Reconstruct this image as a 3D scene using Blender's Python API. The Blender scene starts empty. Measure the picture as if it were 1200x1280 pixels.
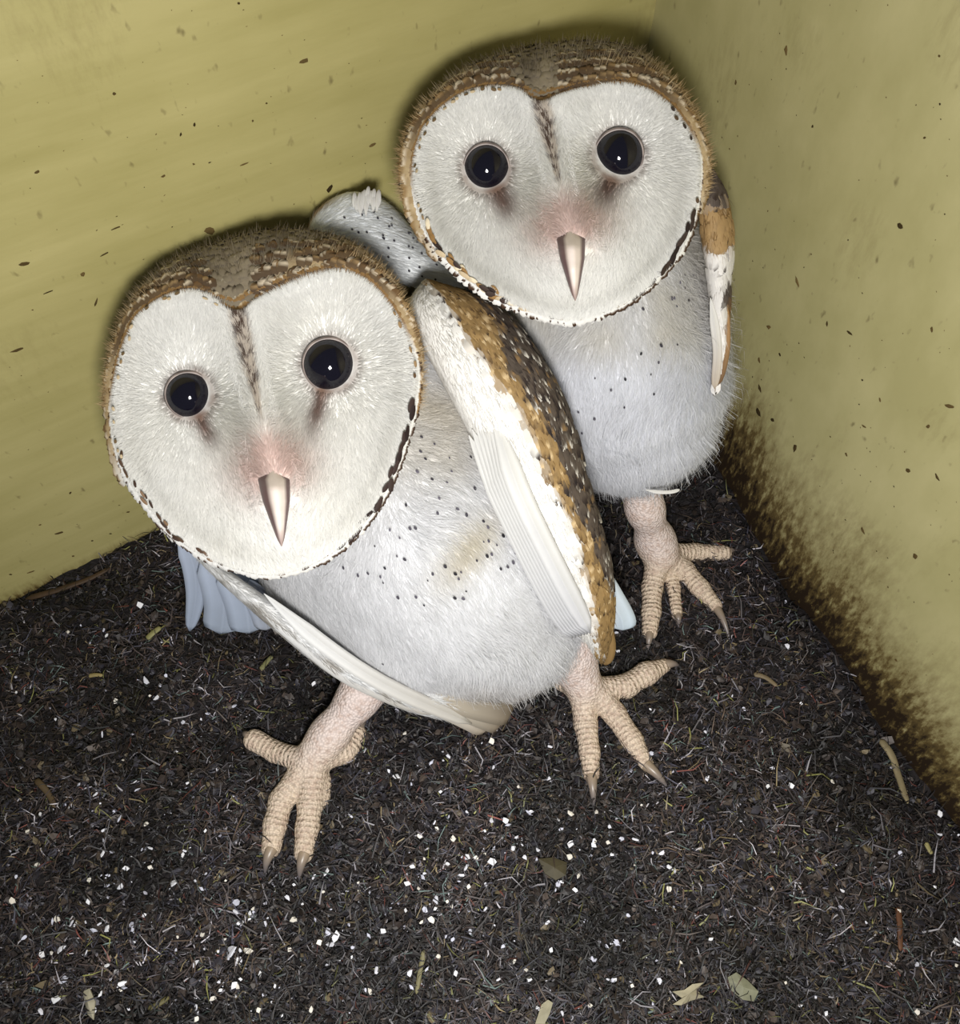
import bpy, math
import numpy as np
from mathutils import Vector, Matrix
from mathutils.bvhtree import BVHTree

# ------------------------------------------------------------------ camera, world, light
F_PX = 1000.0                       # focal length in pixels of the 1200x1280 frame
CAM_H = 0.34
PITCH = math.radians(57)
cp, sp = math.cos(PITCH), math.sin(PITCH)
CAM = np.array([0.0, 0.0, CAM_H])
RIGHT = np.array([1.0, 0, 0]); UP = np.array([0, sp, cp]); FWD = np.array([0, cp, -sp])
scene = bpy.context.scene
COL = scene.collection
cam_data = bpy.data.cameras.new('camera')
cam = bpy.data.objects.new('camera', cam_data); COL.objects.link(cam)
cam.location = CAM
cam.rotation_euler = (math.pi / 2 - PITCH, 0, 0)
cam_data.sensor_fit = 'VERTICAL'; cam_data.sensor_height = 32.0
cam_data.lens = 32.0 * F_PX / 1280.0
cam_data.clip_start = 0.005; cam_data.clip_end = 10
scene.camera = cam
world = bpy.data.worlds.new('box_air'); scene.world = world
world.use_nodes = True
world.node_tree.nodes['Background'].inputs[0].default_value = (0.80, 0.88, 1.0, 1)
world.node_tree.nodes['Background'].inputs[1].default_value = 0.16
ld = bpy.data.lights.new('camera_flash', 'AREA'); ld.shape = 'DISK'; ld.size = 0.055
ld.energy = 1.45; ld.color = (1.0, 0.985, 0.95)
lo = bpy.data.objects.new('camera_flash', ld); COL.objects.link(lo)
lo.location = CAM + RIGHT * 0.012 - UP * 0.074 - FWD * 0.012
lo.rotation_euler = (math.pi / 2 - PITCH + 0.16, 0, 0)
scene.view_settings.view_transform = 'Standard'; scene.view_settings.look = 'None'
scene.view_settings.exposure = 0.0; scene.view_settings.gamma = 1.0
scene.view_settings.use_curve_mapping = False
scene.cycles.max_bounces = 5; scene.cycles.diffuse_bounces = 3; scene.cycles.transmission_bounces = 4

# ------------------------------------------------------------------ helpers
rng = np.random.default_rng(7)

def lin(c):
    c = np.asarray(c, float) / 255.0
    return np.where(c <= 0.04045, c / 12.92, ((c + 0.055) / 1.055) ** 2.4)

def ray(px, py):
    px = np.asarray(px, float); py = np.asarray(py, float)
    return ((px - 600) / F_PX)[..., None] * RIGHT - ((py - 640) / F_PX)[..., None] * UP + FWD

def W(px, py, d):
    return CAM + ray(px, py) * np.asarray(d, float)[..., None]

def unit(v):
    return v / np.maximum(np.linalg.norm(v, axis=-1, keepdims=True), 1e-12)

def hash3(i, j, k, seed):
    h = (i * 374761393 + j * 668265263 + k * 2147483647 + seed * 974634777) & 0xFFFFFFFF
    h = ((h ^ (h >> 13)) * 1274126177) & 0xFFFFFFFF
    return ((h ^ (h >> 16)) & 0xFFFF) / 65535.0

def vnoise(p, seed=0):
    p = np.asarray(p, float)
    i = np.floor(p).astype(np.int64); f = p - i; f = f * f * (3 - 2 * f)
    out = 0
    for a in (0, 1):
        for b in (0, 1):
            for c in (0, 1):
                w = (f[..., 0] if a else 1 - f[..., 0]) * (f[..., 1] if b else 1 - f[..., 1]) * (f[..., 2] if c else 1 - f[..., 2])
                out = out + w * hash3(i[..., 0] + a, i[..., 1] + b, i[..., 2] + c, seed)
    return out                      # 0..1

def vn2(x, y, s=0):
    return vnoise(np.stack([x, y, np.zeros_like(x) + 0.37], -1), s)

def sstep(a, b, x):
    t = np.clip((x - a) / (b - a), 0, 1)
    return t * t * (3 - 2 * t)

def mixc(a, b, t):
    t = np.asarray(t)[..., None]
    return a * (1 - t) + b * t

def mk(name, V, faces, mat, parent=None, col=None, smooth=True, attrs=None):
    V = np.asarray(V, np.float32).reshape(-1, 3)
    if isinstance(faces, np.ndarray): faces = [faces]
    me = bpy.data.meshes.new(name)
    me.vertices.add(len(V)); me.vertices.foreach_set('co', V.ravel())
    loops = np.concatenate([f.ravel() for f in faces]).astype(np.int32)
    tot = np.concatenate([np.full(len(f), f.shape[1], np.int32) for f in faces])
    st = np.concatenate([[0], np.cumsum(tot)[:-1]]).astype(np.int32)
    me.loops.add(len(loops)); me.loops.foreach_set('vertex_index', loops)
    me.polygons.add(len(tot)); me.polygons.foreach_set('loop_start', st)
    me.update(calc_edges=True); me.validate()
    me.polygons.foreach_set('use_smooth', np.full(len(me.polygons), smooth, bool))
    if col is not None:
        a = me.color_attributes.new('Col', 'FLOAT_COLOR', 'POINT')
        c = np.ones((len(V), 4), np.float32); c[:, :3] = np.clip(col, 0, 1)
        a.data.foreach_set('color', c.ravel())
    for k, v in (attrs or {}).items():
        a = me.attributes.new(k, 'FLOAT', 'POINT'); a.data.foreach_set('value', np.asarray(v, np.float32))
    me.materials.append(mat)
    o = bpy.data.objects.new(name, me); COL.objects.link(o)
    if parent is not None:
        o.parent = parent
        o.matrix_parent_inverse = Matrix.Translation(-Vector(parent.location)) if parent.parent is None else Matrix.Identity(4)
    return o

def tag(o, label=None, cat=None, group=None, kind=None):
    for k, v in (('label', label), ('category', cat), ('group', group), ('kind', kind)):
        if v: o[k] = v
    return o

def gridf(n, m, wrap=False):
    """quads of an n x m vertex grid (wrap: second index closes)"""
    i, j = np.meshgrid(np.arange(n - 1), np.arange(m if wrap else m - 1), indexing='ij')
    i = i.ravel(); j = j.ravel(); j2 = (j + 1) % m
    return np.stack([i * m + j, i * m + j2, (i + 1) * m + j2, (i + 1) * m + j], 1)

# ---- materials
def nodes(name):
    m = bpy.data.materials.new(name); m.use_nodes = True
    nt = m.node_tree; b = nt.nodes['Principled BSDF']
    return m, nt, b

def N(nt, t, **kw):
    n = nt.nodes.new(t)
    for k, v in kw.items(): setattr(n, k, v)
    return n

def attr_mat(name, rough=0.8, spec=0.2, trans=0.0, bump=0.0, bscale=400, var=0.12, vscale=150):
    m, nt, b = nodes(name); L = nt.links
    a = N(nt, 'ShaderNodeVertexColor', layer_name='Col')
    tc = N(nt, 'ShaderNodeTexCoord')
    nz = N(nt, 'ShaderNodeTexNoise'); nz.inputs['Scale'].default_value = vscale; nz.inputs['Detail'].default_value = 3
    L.new(tc.outputs['Object'], nz.inputs['Vector'])
    mr = N(nt, 'ShaderNodeMapRange'); mr.inputs['To Min'].default_value = 1 - var; mr.inputs['To Max'].default_value = 1 + var
    L.new(nz.outputs['Fac'], mr.inputs['Value'])
    mx = N(nt, 'ShaderNodeVectorMath', operation='SCALE')
    L.new(a.outputs['Color'], mx.inputs[0]); L.new(mr.outputs[0], mx.inputs['Scale'])
    L.new(mx.outputs[0], b.inputs['Base Color'])
    b.inputs['Roughness'].default_value = rough; b.inputs['Specular IOR Level'].default_value = spec
    if bump:
        n2 = N(nt, 'ShaderNodeTexNoise'); n2.inputs['Scale'].default_value = bscale; n2.inputs['Detail'].default_value = 3
        L.new(tc.outputs['Object'], n2.inputs['Vector'])
        bp = N(nt, 'ShaderNodeBump'); bp.inputs['Strength'].default_value = bump; bp.inputs['Distance'].default_value = 0.001
        L.new(n2.outputs['Fac'], bp.inputs['Height']); L.new(bp.outputs[0], b.inputs['Normal'])
    if trans:
        tr = N(nt, 'ShaderNodeBsdfTranslucent'); L.new(mx.outputs[0], tr.inputs['Color'])
        ms = N(nt, 'ShaderNodeMixShader'); ms.inputs[0].default_value = trans
        L.new(b.outputs[0], ms.inputs[1]); L.new(tr.outputs[0], ms.inputs[2])
        L.new(ms.outputs[0], nt.nodes['Material Output'].inputs['Surface'])
    return m

M_DOWN = attr_mat('white_down', 0.9, 0.1, trans=0.45, var=0.05)
M_BODY = attr_mat('downy_body', 0.9, 0.1, bump=0.3, bscale=600, var=0.05)
M_FEATHER = attr_mat('feather', 0.65, 0.25, trans=0.12, var=0.14, vscale=500)
M_VANE = attr_mat('flight_feather', 0.55, 0.3, trans=0.3, var=0.05)
M_FIBRE = attr_mat('litter_fibre', 0.55, 0.45, var=0.3, vscale=300)
M_CHIP = attr_mat('bone_white', 0.5, 0.4, var=0.1, vscale=600)
M_STRAW = attr_mat('straw', 0.6, 0.3, var=0.25, vscale=500)
M_BEAK = attr_mat('horn', 0.38, 0.45, var=0.1, vscale=300)
M_CLAW = attr_mat('claw_horn', 0.35, 0.5, var=0.1, vscale=300)
M_DIRT = attr_mat('dirt_fleck', 0.9, 0.1, var=0.3, vscale=700)

def skin_mat():
    m, nt, b = nodes('scaly_skin'); L = nt.links
    a = N(nt, 'ShaderNodeVertexColor', layer_name='Col'); tc = N(nt, 'ShaderNodeTexCoord')
    vo = N(nt, 'ShaderNodeTexVoronoi'); vo.inputs['Scale'].default_value = 900
    L.new(tc.outputs['Object'], vo.inputs['Vector'])
    mr = N(nt, 'ShaderNodeMapRange'); mr.inputs['From Max'].default_value = 0.8
    mr.inputs['To Min'].default_value = 1.1; mr.inputs['To Max'].default_value = 0.82
    L.new(vo.outputs['Distance'], mr.inputs['Value'])
    mx = N(nt, 'ShaderNodeVectorMath', operation='SCALE')
    L.new(a.outputs['Color'], mx.inputs[0]); L.new(mr.outputs[0], mx.inputs['Scale'])
    L.new(mx.outputs[0], b.inputs['Base Color'])
    bp = N(nt, 'ShaderNodeBump', invert=True); bp.inputs['Strength'].default_value = 0.7; bp.inputs['Distance'].default_value = 0.0008
    L.new(vo.outputs['Distance'], bp.inputs['Height']); L.new(bp.outputs[0], b.inputs['Normal'])
    al = N(nt, 'ShaderNodeAttribute', attribute_name='along')
    w1 = N(nt, 'ShaderNodeMath', operation='MULTIPLY'); w1.inputs[1].default_value = 2 * math.pi / 0.0021; L.new(al.outputs['Fac'], w1.inputs[0])
    w2 = N(nt, 'ShaderNodeMath', operation='SINE'); L.new(w1.outputs[0], w2.inputs[0])
    w3 = N(nt, 'ShaderNodeMapRange'); w3.inputs['From Min'].default_value = -1; w3.inputs['From Max'].default_value = -.2; w3.inputs['To Min'].default_value = .80; w3.inputs['To Max'].default_value = 1.0
    L.new(w2.outputs[0], w3.inputs['Value'])
    sc = N(nt, 'ShaderNodeAttribute', attribute_name='scute'); sm = N(nt, 'ShaderNodeMix'); sm.inputs[2].default_value = 1.0
    L.new(sc.outputs['Fac'], sm.inputs[0]); L.new(w3.outputs[0], sm.inputs[3])
    mx2 = N(nt, 'ShaderNodeVectorMath', operation='SCALE'); L.new(mx.outputs[0], mx2.inputs[0]); L.new(sm.outputs[0], mx2.inputs['Scale']); L.new(mx2.outputs[0], b.inputs['Base Color'])
    bp2 = N(nt, 'ShaderNodeBump'); bs = N(nt, 'ShaderNodeMath', operation='MULTIPLY'); bs.inputs[1].default_value = .4; L.new(sc.outputs['Fac'], bs.inputs[0]); L.new(bs.outputs[0], bp2.inputs['Strength']); bp2.inputs['Distance'].default_value = 0.0006
    L.new(w2.outputs[0], bp2.inputs['Height']); L.new(bp.outputs[0], bp2.inputs['Normal']); L.new(bp2.outputs[0], b.inputs['Normal'])
    b.inputs['Roughness'].default_value = 0.6; b.inputs['Specular IOR Level'].default_value = 0.3
    return m
M_SKIN = skin_mat()
M_EYE, _nt, _b = nodes('eye_black')
_nz = N(_nt, 'ShaderNodeTexNoise'); _nz.inputs['Scale'].default_value = 60
_cr = N(_nt, 'ShaderNodeValToRGB'); _cr.color_ramp.elements[0].color = (0.002, 0.002, 0.004, 1); _cr.color_ramp.elements[1].color = (0.006, 0.005, 0.012, 1)
_nt.links.new(_nz.outputs['Fac'], _cr.inputs[0]); _nt.links.new(_cr.outputs[0], _b.inputs['Base Color'])
_b.inputs['Roughness'].default_value = 0.06; _b.inputs['Specular IOR Level'].default_value = 0.5

def wall_mat(name, base, alt, seedloc, grain=(7, 7, 60)):
    m, nt, b = nodes(name); L = nt.links
    tc = N(nt, 'ShaderNodeTexCoord')
    mp = N(nt, 'ShaderNodeMapping'); mp.inputs['Scale'].default_value = grain; mp.inputs['Location'].default_value = seedloc
    L.new(tc.outputs['Object'], mp.inputs['Vector'])
    gr = N(nt, 'ShaderNodeTexNoise'); gr.inputs['Scale'].default_value = 1.6; gr.inputs['Detail'].default_value = 6; gr.inputs['Roughness'].default_value = 0.6
    L.new(mp.outputs[0], gr.inputs['Vector'])
    bl = N(nt, 'ShaderNodeTexNoise'); bl.inputs['Scale'].default_value = 11; bl.inputs['Detail'].default_value = 4
    L.new(tc.outputs['Object'], bl.inputs['Vector'])
    ad = N(nt, 'ShaderNodeMath', operation='ADD'); L.new(gr.outputs['Fac'], ad.inputs[0]); L.new(bl.outputs['Fac'], ad.inputs[1])
    r1 = N(nt, 'ShaderNodeMapRange'); r1.inputs['From Min'].default_value = 0.75; r1.inputs['From Max'].default_value = 1.25
    L.new(ad.outputs[0], r1.inputs['Value'])
    m1 = N(nt, 'ShaderNodeMixRGB'); m1.inputs[1].default_value = (*lin(base), 1); m1.inputs[2].default_value = (*lin(alt), 1)
    L.new(r1.outputs[0], m1.inputs[0])
    # fine speckle of dust and grime
    sk = N(nt, 'ShaderNodeTexNoise'); sk.inputs['Scale'].default_value = 260; sk.inputs['Detail'].default_value = 2
    mp2 = N(nt, 'ShaderNodeMapping'); mp2.inputs['Scale'].default_value = (1, 1, 0.6)
    L.new(tc.outputs['Object'], mp2.inputs['Vector']); L.new(mp2.outputs[0], sk.inputs['Vector'])
    st = N(nt, 'ShaderNodeAttribute', attribute_name='stain_shade')
    mr = N(nt, 'ShaderNodeMapRange'); mr.inputs['From Min'].default_value = 0.66; mr.inputs['From Max'].default_value = 0.78
    mr.inputs['To Max'].default_value = 0.55
    L.new(sk.outputs['Fac'], mr.inputs['Value'])
    m2 = N(nt, 'ShaderNodeMixRGB'); m2.inputs[2].default_value = (*lin((74, 58, 32)), 1)
    L.new(mr.outputs[0], m2.inputs[0]); L.new(m1.outputs[0], m2.inputs[1])
    # brown soiling plus painted shade at the wall foot, broken up by noise
    sn = N(nt, 'ShaderNodeTexNoise'); sn.inputs['Scale'].default_value = 190; sn.inputs['Detail'].default_value = 8; sn.inputs['Roughness'].default_value = 0.7
    mp3 = N(nt, 'ShaderNodeMapping'); mp3.inputs['Scale'].default_value = (1.6, 1.6, 0.55); mp3.inputs['Rotation'].default_value = (0, .35, 0)
    L.new(tc.outputs['Object'], mp3.inputs['Vector']); L.new(mp3.outputs[0], sn.inputs['Vector'])
    s1 = N(nt, 'ShaderNodeMapRange'); s1.inputs['From Min'].default_value = 0.3; s1.inputs['From Max'].default_value = 0.7; s1.inputs['To Min'].default_value = 0.05; s1.inputs['To Max'].default_value = 1.9
    L.new(sn.outputs['Fac'], s1.inputs['Value'])
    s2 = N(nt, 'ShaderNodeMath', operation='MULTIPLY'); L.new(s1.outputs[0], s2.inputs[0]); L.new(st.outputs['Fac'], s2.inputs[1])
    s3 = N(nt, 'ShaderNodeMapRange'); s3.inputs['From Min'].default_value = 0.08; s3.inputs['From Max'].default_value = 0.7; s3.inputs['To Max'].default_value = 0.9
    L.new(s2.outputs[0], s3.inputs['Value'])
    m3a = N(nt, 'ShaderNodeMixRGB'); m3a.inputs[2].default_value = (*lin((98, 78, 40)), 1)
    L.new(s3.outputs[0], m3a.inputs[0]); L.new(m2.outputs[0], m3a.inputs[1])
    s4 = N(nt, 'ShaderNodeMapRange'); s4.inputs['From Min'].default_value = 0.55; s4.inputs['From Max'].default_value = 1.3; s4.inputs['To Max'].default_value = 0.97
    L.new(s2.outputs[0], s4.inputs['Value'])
    m3 = N(nt, 'ShaderNodeMixRGB'); m3.inputs[2].default_value = (*lin((36, 25, 16)), 1)  # near-black end: dirt and the wall-foot shadow, both put into the colour
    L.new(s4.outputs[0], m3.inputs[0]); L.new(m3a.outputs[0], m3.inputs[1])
    L.new(m3.outputs[0], b.inputs['Base Color'])
    bp = N(nt, 'ShaderNodeBump'); bp.inputs['Strength'].default_value = 0.25; bp.inputs['Distance'].default_value = 0.001
    L.new(gr.outputs['Fac'], bp.inputs['Height']); L.new(bp.outputs[0], b.inputs['Normal'])
    b.inputs['Roughness'].default_value = 0.62; b.inputs['Specular IOR Level'].default_value = 0.25
    return m

# ------------------------------------------------------------------ the box: two walls and the floor
def floor_hit(px, py, z=0.0):
    r = ray(px, py); t = (z - CAM_H) / r[..., 2]
    return CAM + r * t[..., None]
K = floor_hit(np.array(752.), np.array(400.))          # inner corner of the box at floor level
A = floor_hit(np.array(0.), np.array(757.)); B = floor_hit(np.array(1200.), np.array(1045.))
e1 = unit(A - K); e2 = unit(B - K)                      # along the left and the right wall
n1 = unit(np.cross(e1, [0, 0, 1.])); n1 = n1 if n1 @ e2 > 0 else -n1     # wall normals into the box
n2 = unit(np.cross(e2, [0, 0, 1.])); n2 = n2 if n2 @ e1 > 0 else -n2

def wall_hit(px, py, which):
    n = n1 if which == 1 else n2
    r = ray(px, py); t = ((K - CAM) @ n) / (r @ n)
    return CAM + r * t[..., None]

def project(P):
    q = P - CAM; d = q @ FWD
    return 600 + F_PX * (q @ RIGHT) / d, 640 - F_PX * (q @ UP) / d

def make_wall(name, e, n, length, mat, stain_shade_fn):
    s = np.linspace(0, length, 180); z = np.linspace(-0.03, 0.42, 180)
    S, Z = np.meshgrid(s, z, indexing='ij')
    P = K + S[..., None] * e + Z[..., None] * np.array([0, 0, 1.])
    px, py = project(P.reshape(-1, 3))
    stn = stain_shade_fn(S.ravel(), Z.ravel())
    back = P[[0, 0, -1, -1], [0, -1, -1, 0]] - n * 0.012
    # local frame: x along wall, y normal, z up
    R = np.stack([e, n, [0, 0, 1.]], 0)
    V = np.concatenate([P.reshape(-1, 3), back]); nb = 180 * 180
    Lc = (V - K) @ R.T
    idx = lambda i, j: i * 180 + j
    g = gridf(180, 180)
    sides = [[nb, nb + 1, nb + 2, nb + 3]]
    o = mk(name, Lc, [g, np.array(sides),
        np.array([[idx(0, 0), idx(0, 179), nb + 1, nb], [idx(179, 0), nb + 3, nb + 2, idx(179, 179)],
                  [idx(0, 179), idx(179, 179), nb + 2, nb + 1], [idx(0, 0), nb, nb + 3, idx(179, 0)]])],
        mat, None, None, False, {'stain_shade': np.concatenate([stn, np.zeros(4)])})
    Mx = Matrix(((e[0], n[0], 0, K[0]), (e[1], n[1], 0, K[1]), (e[2], n[2], 1, K[2]), (0, 0, 0, 1)))
    o.matrix_world = Mx
    return tag(o, kind='structure')

def stain_left(s, z):
    f = 0.55 * np.exp(-np.maximum(z, 0) / 0.004) * (0.5 + vn2(s * 60, z * 10, 3))
    return f + 0.13 * sstep(0.55, 0.8, vn2(s * 18, z * 30, 5))

def stain_shade_right(s, z):
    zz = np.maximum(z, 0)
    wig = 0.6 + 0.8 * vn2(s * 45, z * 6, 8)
    f = 1.4 * np.exp(-(zz / (0.027 * wig)) ** 1.0)                                   # soiled foot of the wall, with the shadow lying there painted in
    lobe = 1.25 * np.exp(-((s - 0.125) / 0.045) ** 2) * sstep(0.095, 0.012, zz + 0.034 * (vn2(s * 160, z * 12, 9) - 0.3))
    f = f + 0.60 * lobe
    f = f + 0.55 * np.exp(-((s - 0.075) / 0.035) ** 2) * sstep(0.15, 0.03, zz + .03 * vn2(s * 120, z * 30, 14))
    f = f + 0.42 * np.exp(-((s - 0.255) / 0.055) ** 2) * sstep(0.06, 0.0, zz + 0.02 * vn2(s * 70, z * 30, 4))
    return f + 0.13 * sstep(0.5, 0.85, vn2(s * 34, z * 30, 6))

M_WL = wall_mat('painted_plywood_left', (160, 151, 96), (178, 168, 114), (0, 0, 0))
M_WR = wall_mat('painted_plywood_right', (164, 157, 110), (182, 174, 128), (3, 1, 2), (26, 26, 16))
wall_l = make_wall('wall_left', e1, n1, 0.50, M_WL, stain_left)
wall_r = make_wall('wall_right', e2, n2, 0.50, M_WR, stain_shade_right)

def floor_z(x, y):
    q0 = np.stack([x, y], -1) - K[:2]
    b_ = (e1[0] * q0[..., 1] - e1[1] * q0[..., 0]) / (e1[0] * e2[1] - e1[1] * e2[0])   # along right wall
    z = 0.010 * (vn2(x * 28, y * 28, 1) - 0.5) + 0.005 * (vn2(x * 80, y * 80, 2) - 0.5)
    z = z * sstep(0.0, 0.05, b_) + 0.010 * (vn2(x * 45, y * 45, 11) - 0.5) * sstep(0.05, 0.0, b_)
    a_ = (q0[..., 0] * e2[1] - q0[..., 1] * e2[0]) / (e1[0] * e2[1] - e1[1] * e2[0])   # distance from the right wall
    z = z + 0.013 * np.exp(-((b_ - .10) / .06) ** 2 - (a_ / .022) ** 2)
    return z + 0.0022 * (vn2(x * 260, y * 260, 3) - 0.5) + 0.0012 * (vn2(x * 600, y * 600, 4) - 0.5)

def floor_mat():
    m, nt, b = nodes('nest_litter'); L = nt.links
    tc = N(nt, 'ShaderNodeTexCoord'); nz = N(nt, 'ShaderNodeTexNoise'); nz.inputs['Scale'].default_value = 320; nz.inputs['Detail'].default_value = 6
    L.new(tc.outputs['Object'], nz.inputs['Vector'])
    cr = N(nt, 'ShaderNodeValToRGB')
    cr.color_ramp.elements[0].position = 0.35; cr.color_ramp.elements[0].color = (0.004, 0.0035, 0.004, 1)
    cr.color_ramp.elements[1].position = 0.75; cr.color_ramp.elements[1].color = (0.026, 0.021, 0.022, 1)
    L.new(nz.outputs['Fac'], cr.inputs[0]); L.new(cr.outputs[0], b.inputs['Base Color'])
    bp = N(nt, 'ShaderNodeBump'); bp.inputs['Strength'].default_value = 0.8; bp.inputs['Distance'].default_value = 0.002
    L.new(nz.outputs['Fac'], bp.inputs['Height']); L.new(bp.outputs[0], b.inputs['Normal'])
    b.inputs['Roughness'].default_value = 0.8; b.inputs['Specular IOR Level'].default_value = 0.25
    return m

NF = 330
a_, b_ = np.meshgrid(np.linspace(0, 0.5, NF), np.linspace(0, 0.5, NF), indexing='ij')
FP = K + a_[..., None] * e1 + b_[..., None] * e2
FP[..., 2] = floor_z(FP[..., 0], FP[..., 1])
floor = mk('floor', FP.reshape(-1, 3), gridf(NF, NF), floor_mat())
tag(floor, kind='structure')

# ---- ribbons (fibres, down strands): three rows 2,2,1
def ribbons(name, P0, P1, P2, wdir, w, col, mat, parent=None, tipcol=None):
    n = len(P0); w = np.asarray(w)[:, None] if np.ndim(w) else w
    V = np.stack([P0 - wdir * w * .5, P0 + wdir * w * .5, P1 - wdir * w * .4, P1 + wdir * w * .4, P2], 1)
    k = np.arange(n)[:, None] * 5
    q = k + np.array([[0, 1, 3, 2]]); t = k + np.array([[2, 3, 4]])
    C = np.repeat(col[:, None, :], 5, 1)
    if tipcol is not None: C[:, 4] = tipcol; C[:, 2:4] = (C[:, 2:4] + tipcol[:, None]) / 2
    return mk(name, V.reshape(-1, 3), [q, t], mat, parent, C.reshape(-1, 3))

def in_view_floor(n, margin=60):
    px = rng.uniform(-margin, 1200 + margin, n); py = rng.uniform(360, 1280 + margin, n)
    P = floor_hit(px, py)
    q = P - K
    den = e1[0] * e2[1] - e1[1] * e2[0]
    a = (q[:, 0] * e2[1] - q[:, 1] * e2[0]) / den; b = (e1[0] * q[:, 1] - e1[1] * q[:, 0]) / den
    ok = (a > 0.003) & (b > 0.003) & (a < .49) & (b < .49)
    P = P[ok]; P[:, 2] = floor_z(P[:, 0], P[:, 1])
    return P, px[ok], py[ok]

# dark matted fibres of broken pellets
def litter(n, lmin, lmax, w, pal, wts, name, lift):
    P, px, py = in_view_floor(n)
    m = len(P)
    ang = rng.uniform(0, 2 * np.pi, m)
    d = np.stack([np.cos(ang), np.sin(ang), rng.normal(0, 0.28, m)], 1); d = unit(d)
    L = rng.uniform(lmin, lmax, m)[:, None]
    side = np.stack([-np.sin(ang), np.cos(ang), rng.normal(0, .2, m)], 1)
    bend = rng.normal(0, 0.30, m)[:, None]
    P0 = P + np.array([0, 0, 1]) * rng.uniform(-0.0005, lift, m)[:, None]
    P1 = P0 + d * L * .5 + side * bend * L * .5 + np.array([0, 0, 0.0006])
    P2 = P0 + d * L + side * bend * L * .2
    idx = rng.choice(len(pal), m, p=np.array(wts) / np.sum(wts))
    patch = vn2(P[:, 0] * 40, P[:, 1] * 40, 21)
    c = lin(np.array(pal))[idx] * (0.25 + 1.5 * sstep(.2, .85, patch))[:, None] * rng.uniform(.6, 1.4, m)[:, None]
    o = ribbons(name, P0, P1, P2, unit(side), rng.uniform(.5, 1.5, m) * w, c, M_FIBRE, floor)
    return tag(o, kind='stuff')

PAL = [(20, 17, 18), (36, 30, 31), (54, 45, 44), (74, 62, 54), (54, 53, 64), (92, 88, 94), (112, 100, 76), (150, 146, 152), (92, 52, 46), (84, 98, 96), (112, 112, 66)]
litter(90000, 0.002, 0.006, 0.00045, PAL, [7, 6, 3.5, 1.6, 2, 1, .5, .5, .4, .4, .35], 'pellet_fibres', 0.003)
litter(16000, 0.006, 0.014, 0.00045, PAL, [6, 6, 4, 1.6, 2, 1.0, .4, .35, .3, .3, .3], 'long_fibres', 0.004)

# crumbs: flat angular flakes, dark
def chip_mesh(seed, thick=0.3):
    r = np.random.default_rng(seed); k = 6
    an = np.sort(r.uniform(0, 2 * np.pi, k)) * .35 + np.arange(k) * 2 * np.pi / k * .65
    rad = r.uniform(.55, 1.0, k); el = r.uniform(.45, .9)
    top = np.stack([np.cos(an) * rad, np.sin(an) * rad * el, np.full(k, thick) + r.normal(0, .06, k)], 1)
    bot = top * [1.05, 1.05, 0]
    V = np.concatenate([top, bot, [[0, 0, thick * 1.25]]])
    tris = [[i, (i + 1) % k, 2 * k] for i in range(k)] ; quads = [[i + k, (i + 1) % k + k, (i + 1) % k, i] for i in range(k)]
    return V, np.array(tris), np.array(quads)

def crumbs(name, n, smin, smax, pal, wts, mat, dens=None):
    P, px, py = in_view_floor(n)
    if dens is not None:
        keep = rng.uniform(0, 1, len(P)) < dens(px, py); P = P[keep]
    m = len(P); VV = []; TT = []; QQ = []; CC = []
    protos = [chip_mesh(i) for i in range(9)]; base = 0
    idx = rng.choice(len(pal), m, p=np.array(wts) / np.sum(wts)); cl = lin(np.array(pal))
    for g in range(9):
        s = np.arange(g, m, 9); V, T, Q = protos[g]; k = len(s)
        sc = (smin + (smax - smin) * rng.uniform(0, 1, k) ** 2.5)
        an = rng.uniform(0, 6.28, k); tx = rng.normal(0, .45, k); ty = rng.normal(0, .45, k)
        x = np.cos(an)[:, None] * V[:, 0] - np.sin(an)[:, None] * V[:, 1]
        y = np.sin(an)[:, None] * V[:, 0] + np.cos(an)[:, None] * V[:, 1]
        z = V[:, 2] + tx[:, None] * x + ty[:, None] * y
        X = np.stack([x, y, z], -1) * sc[:, None, None] + P[s][:, None, :] + np.array([0, 0, .0012])
        VV.append(X.reshape(-1, 3)); off = base + np.arange(k)[:, None, None] * len(V)
        TT.append((off + T[None]).reshape(-1, 3)); QQ.append((off + Q[None]).reshape(-1, 4)); base += k * len(V)
        CC.append(np.repeat(cl[idx[s]] * rng.uniform(.6, 1.25, k)[:, None], len(V), 0))
    o = mk(name, np.concatenate(VV), [np.concatenate(TT), np.concatenate(QQ)], mat, floor, np.concatenate(CC), False)
    return tag(o, kind='stuff')
crumbs('pellet_crumbs', 26000, 0.0006, 0.0030, [(30, 25, 25), (50, 42, 39), (72, 62, 56), (52, 50, 58), (104, 92, 70)], [5, 5, 3, 3, .6], M_FIBRE)
def white_density(px, py):
    d = 0.10 + 0.9 * np.exp(-((px - 420) / 420) ** 2 - ((py - 1150) / 230) ** 2)
    d = d * (0.25 + 1.3 * sstep(.4, .75, vn2(px / 70, py / 70, 33)))
    return np.clip(d, 0.02, 1)
crumbs('white_grit', 7000, 0.00035, 0.0012, [(225, 225, 235), (190, 190, 205), (160, 158, 170)], [3, 3, 2], M_CHIP, white_density)

# ------------------------------------------------------------------ implicit bodies
def cap(a, b, k):
    """a, b = (px, py, depth, radius in px): a round cone between two traced points"""
    pa = W(np.array(a[0]), np.array(a[1]), np.array(a[2])); pb = W(np.array(b[0]), np.array(b[1]), np.array(b[2]))
    return (pa, a[3] * a[2] / F_PX, pb, b[3] * b[2] / F_PX, k)

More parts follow.
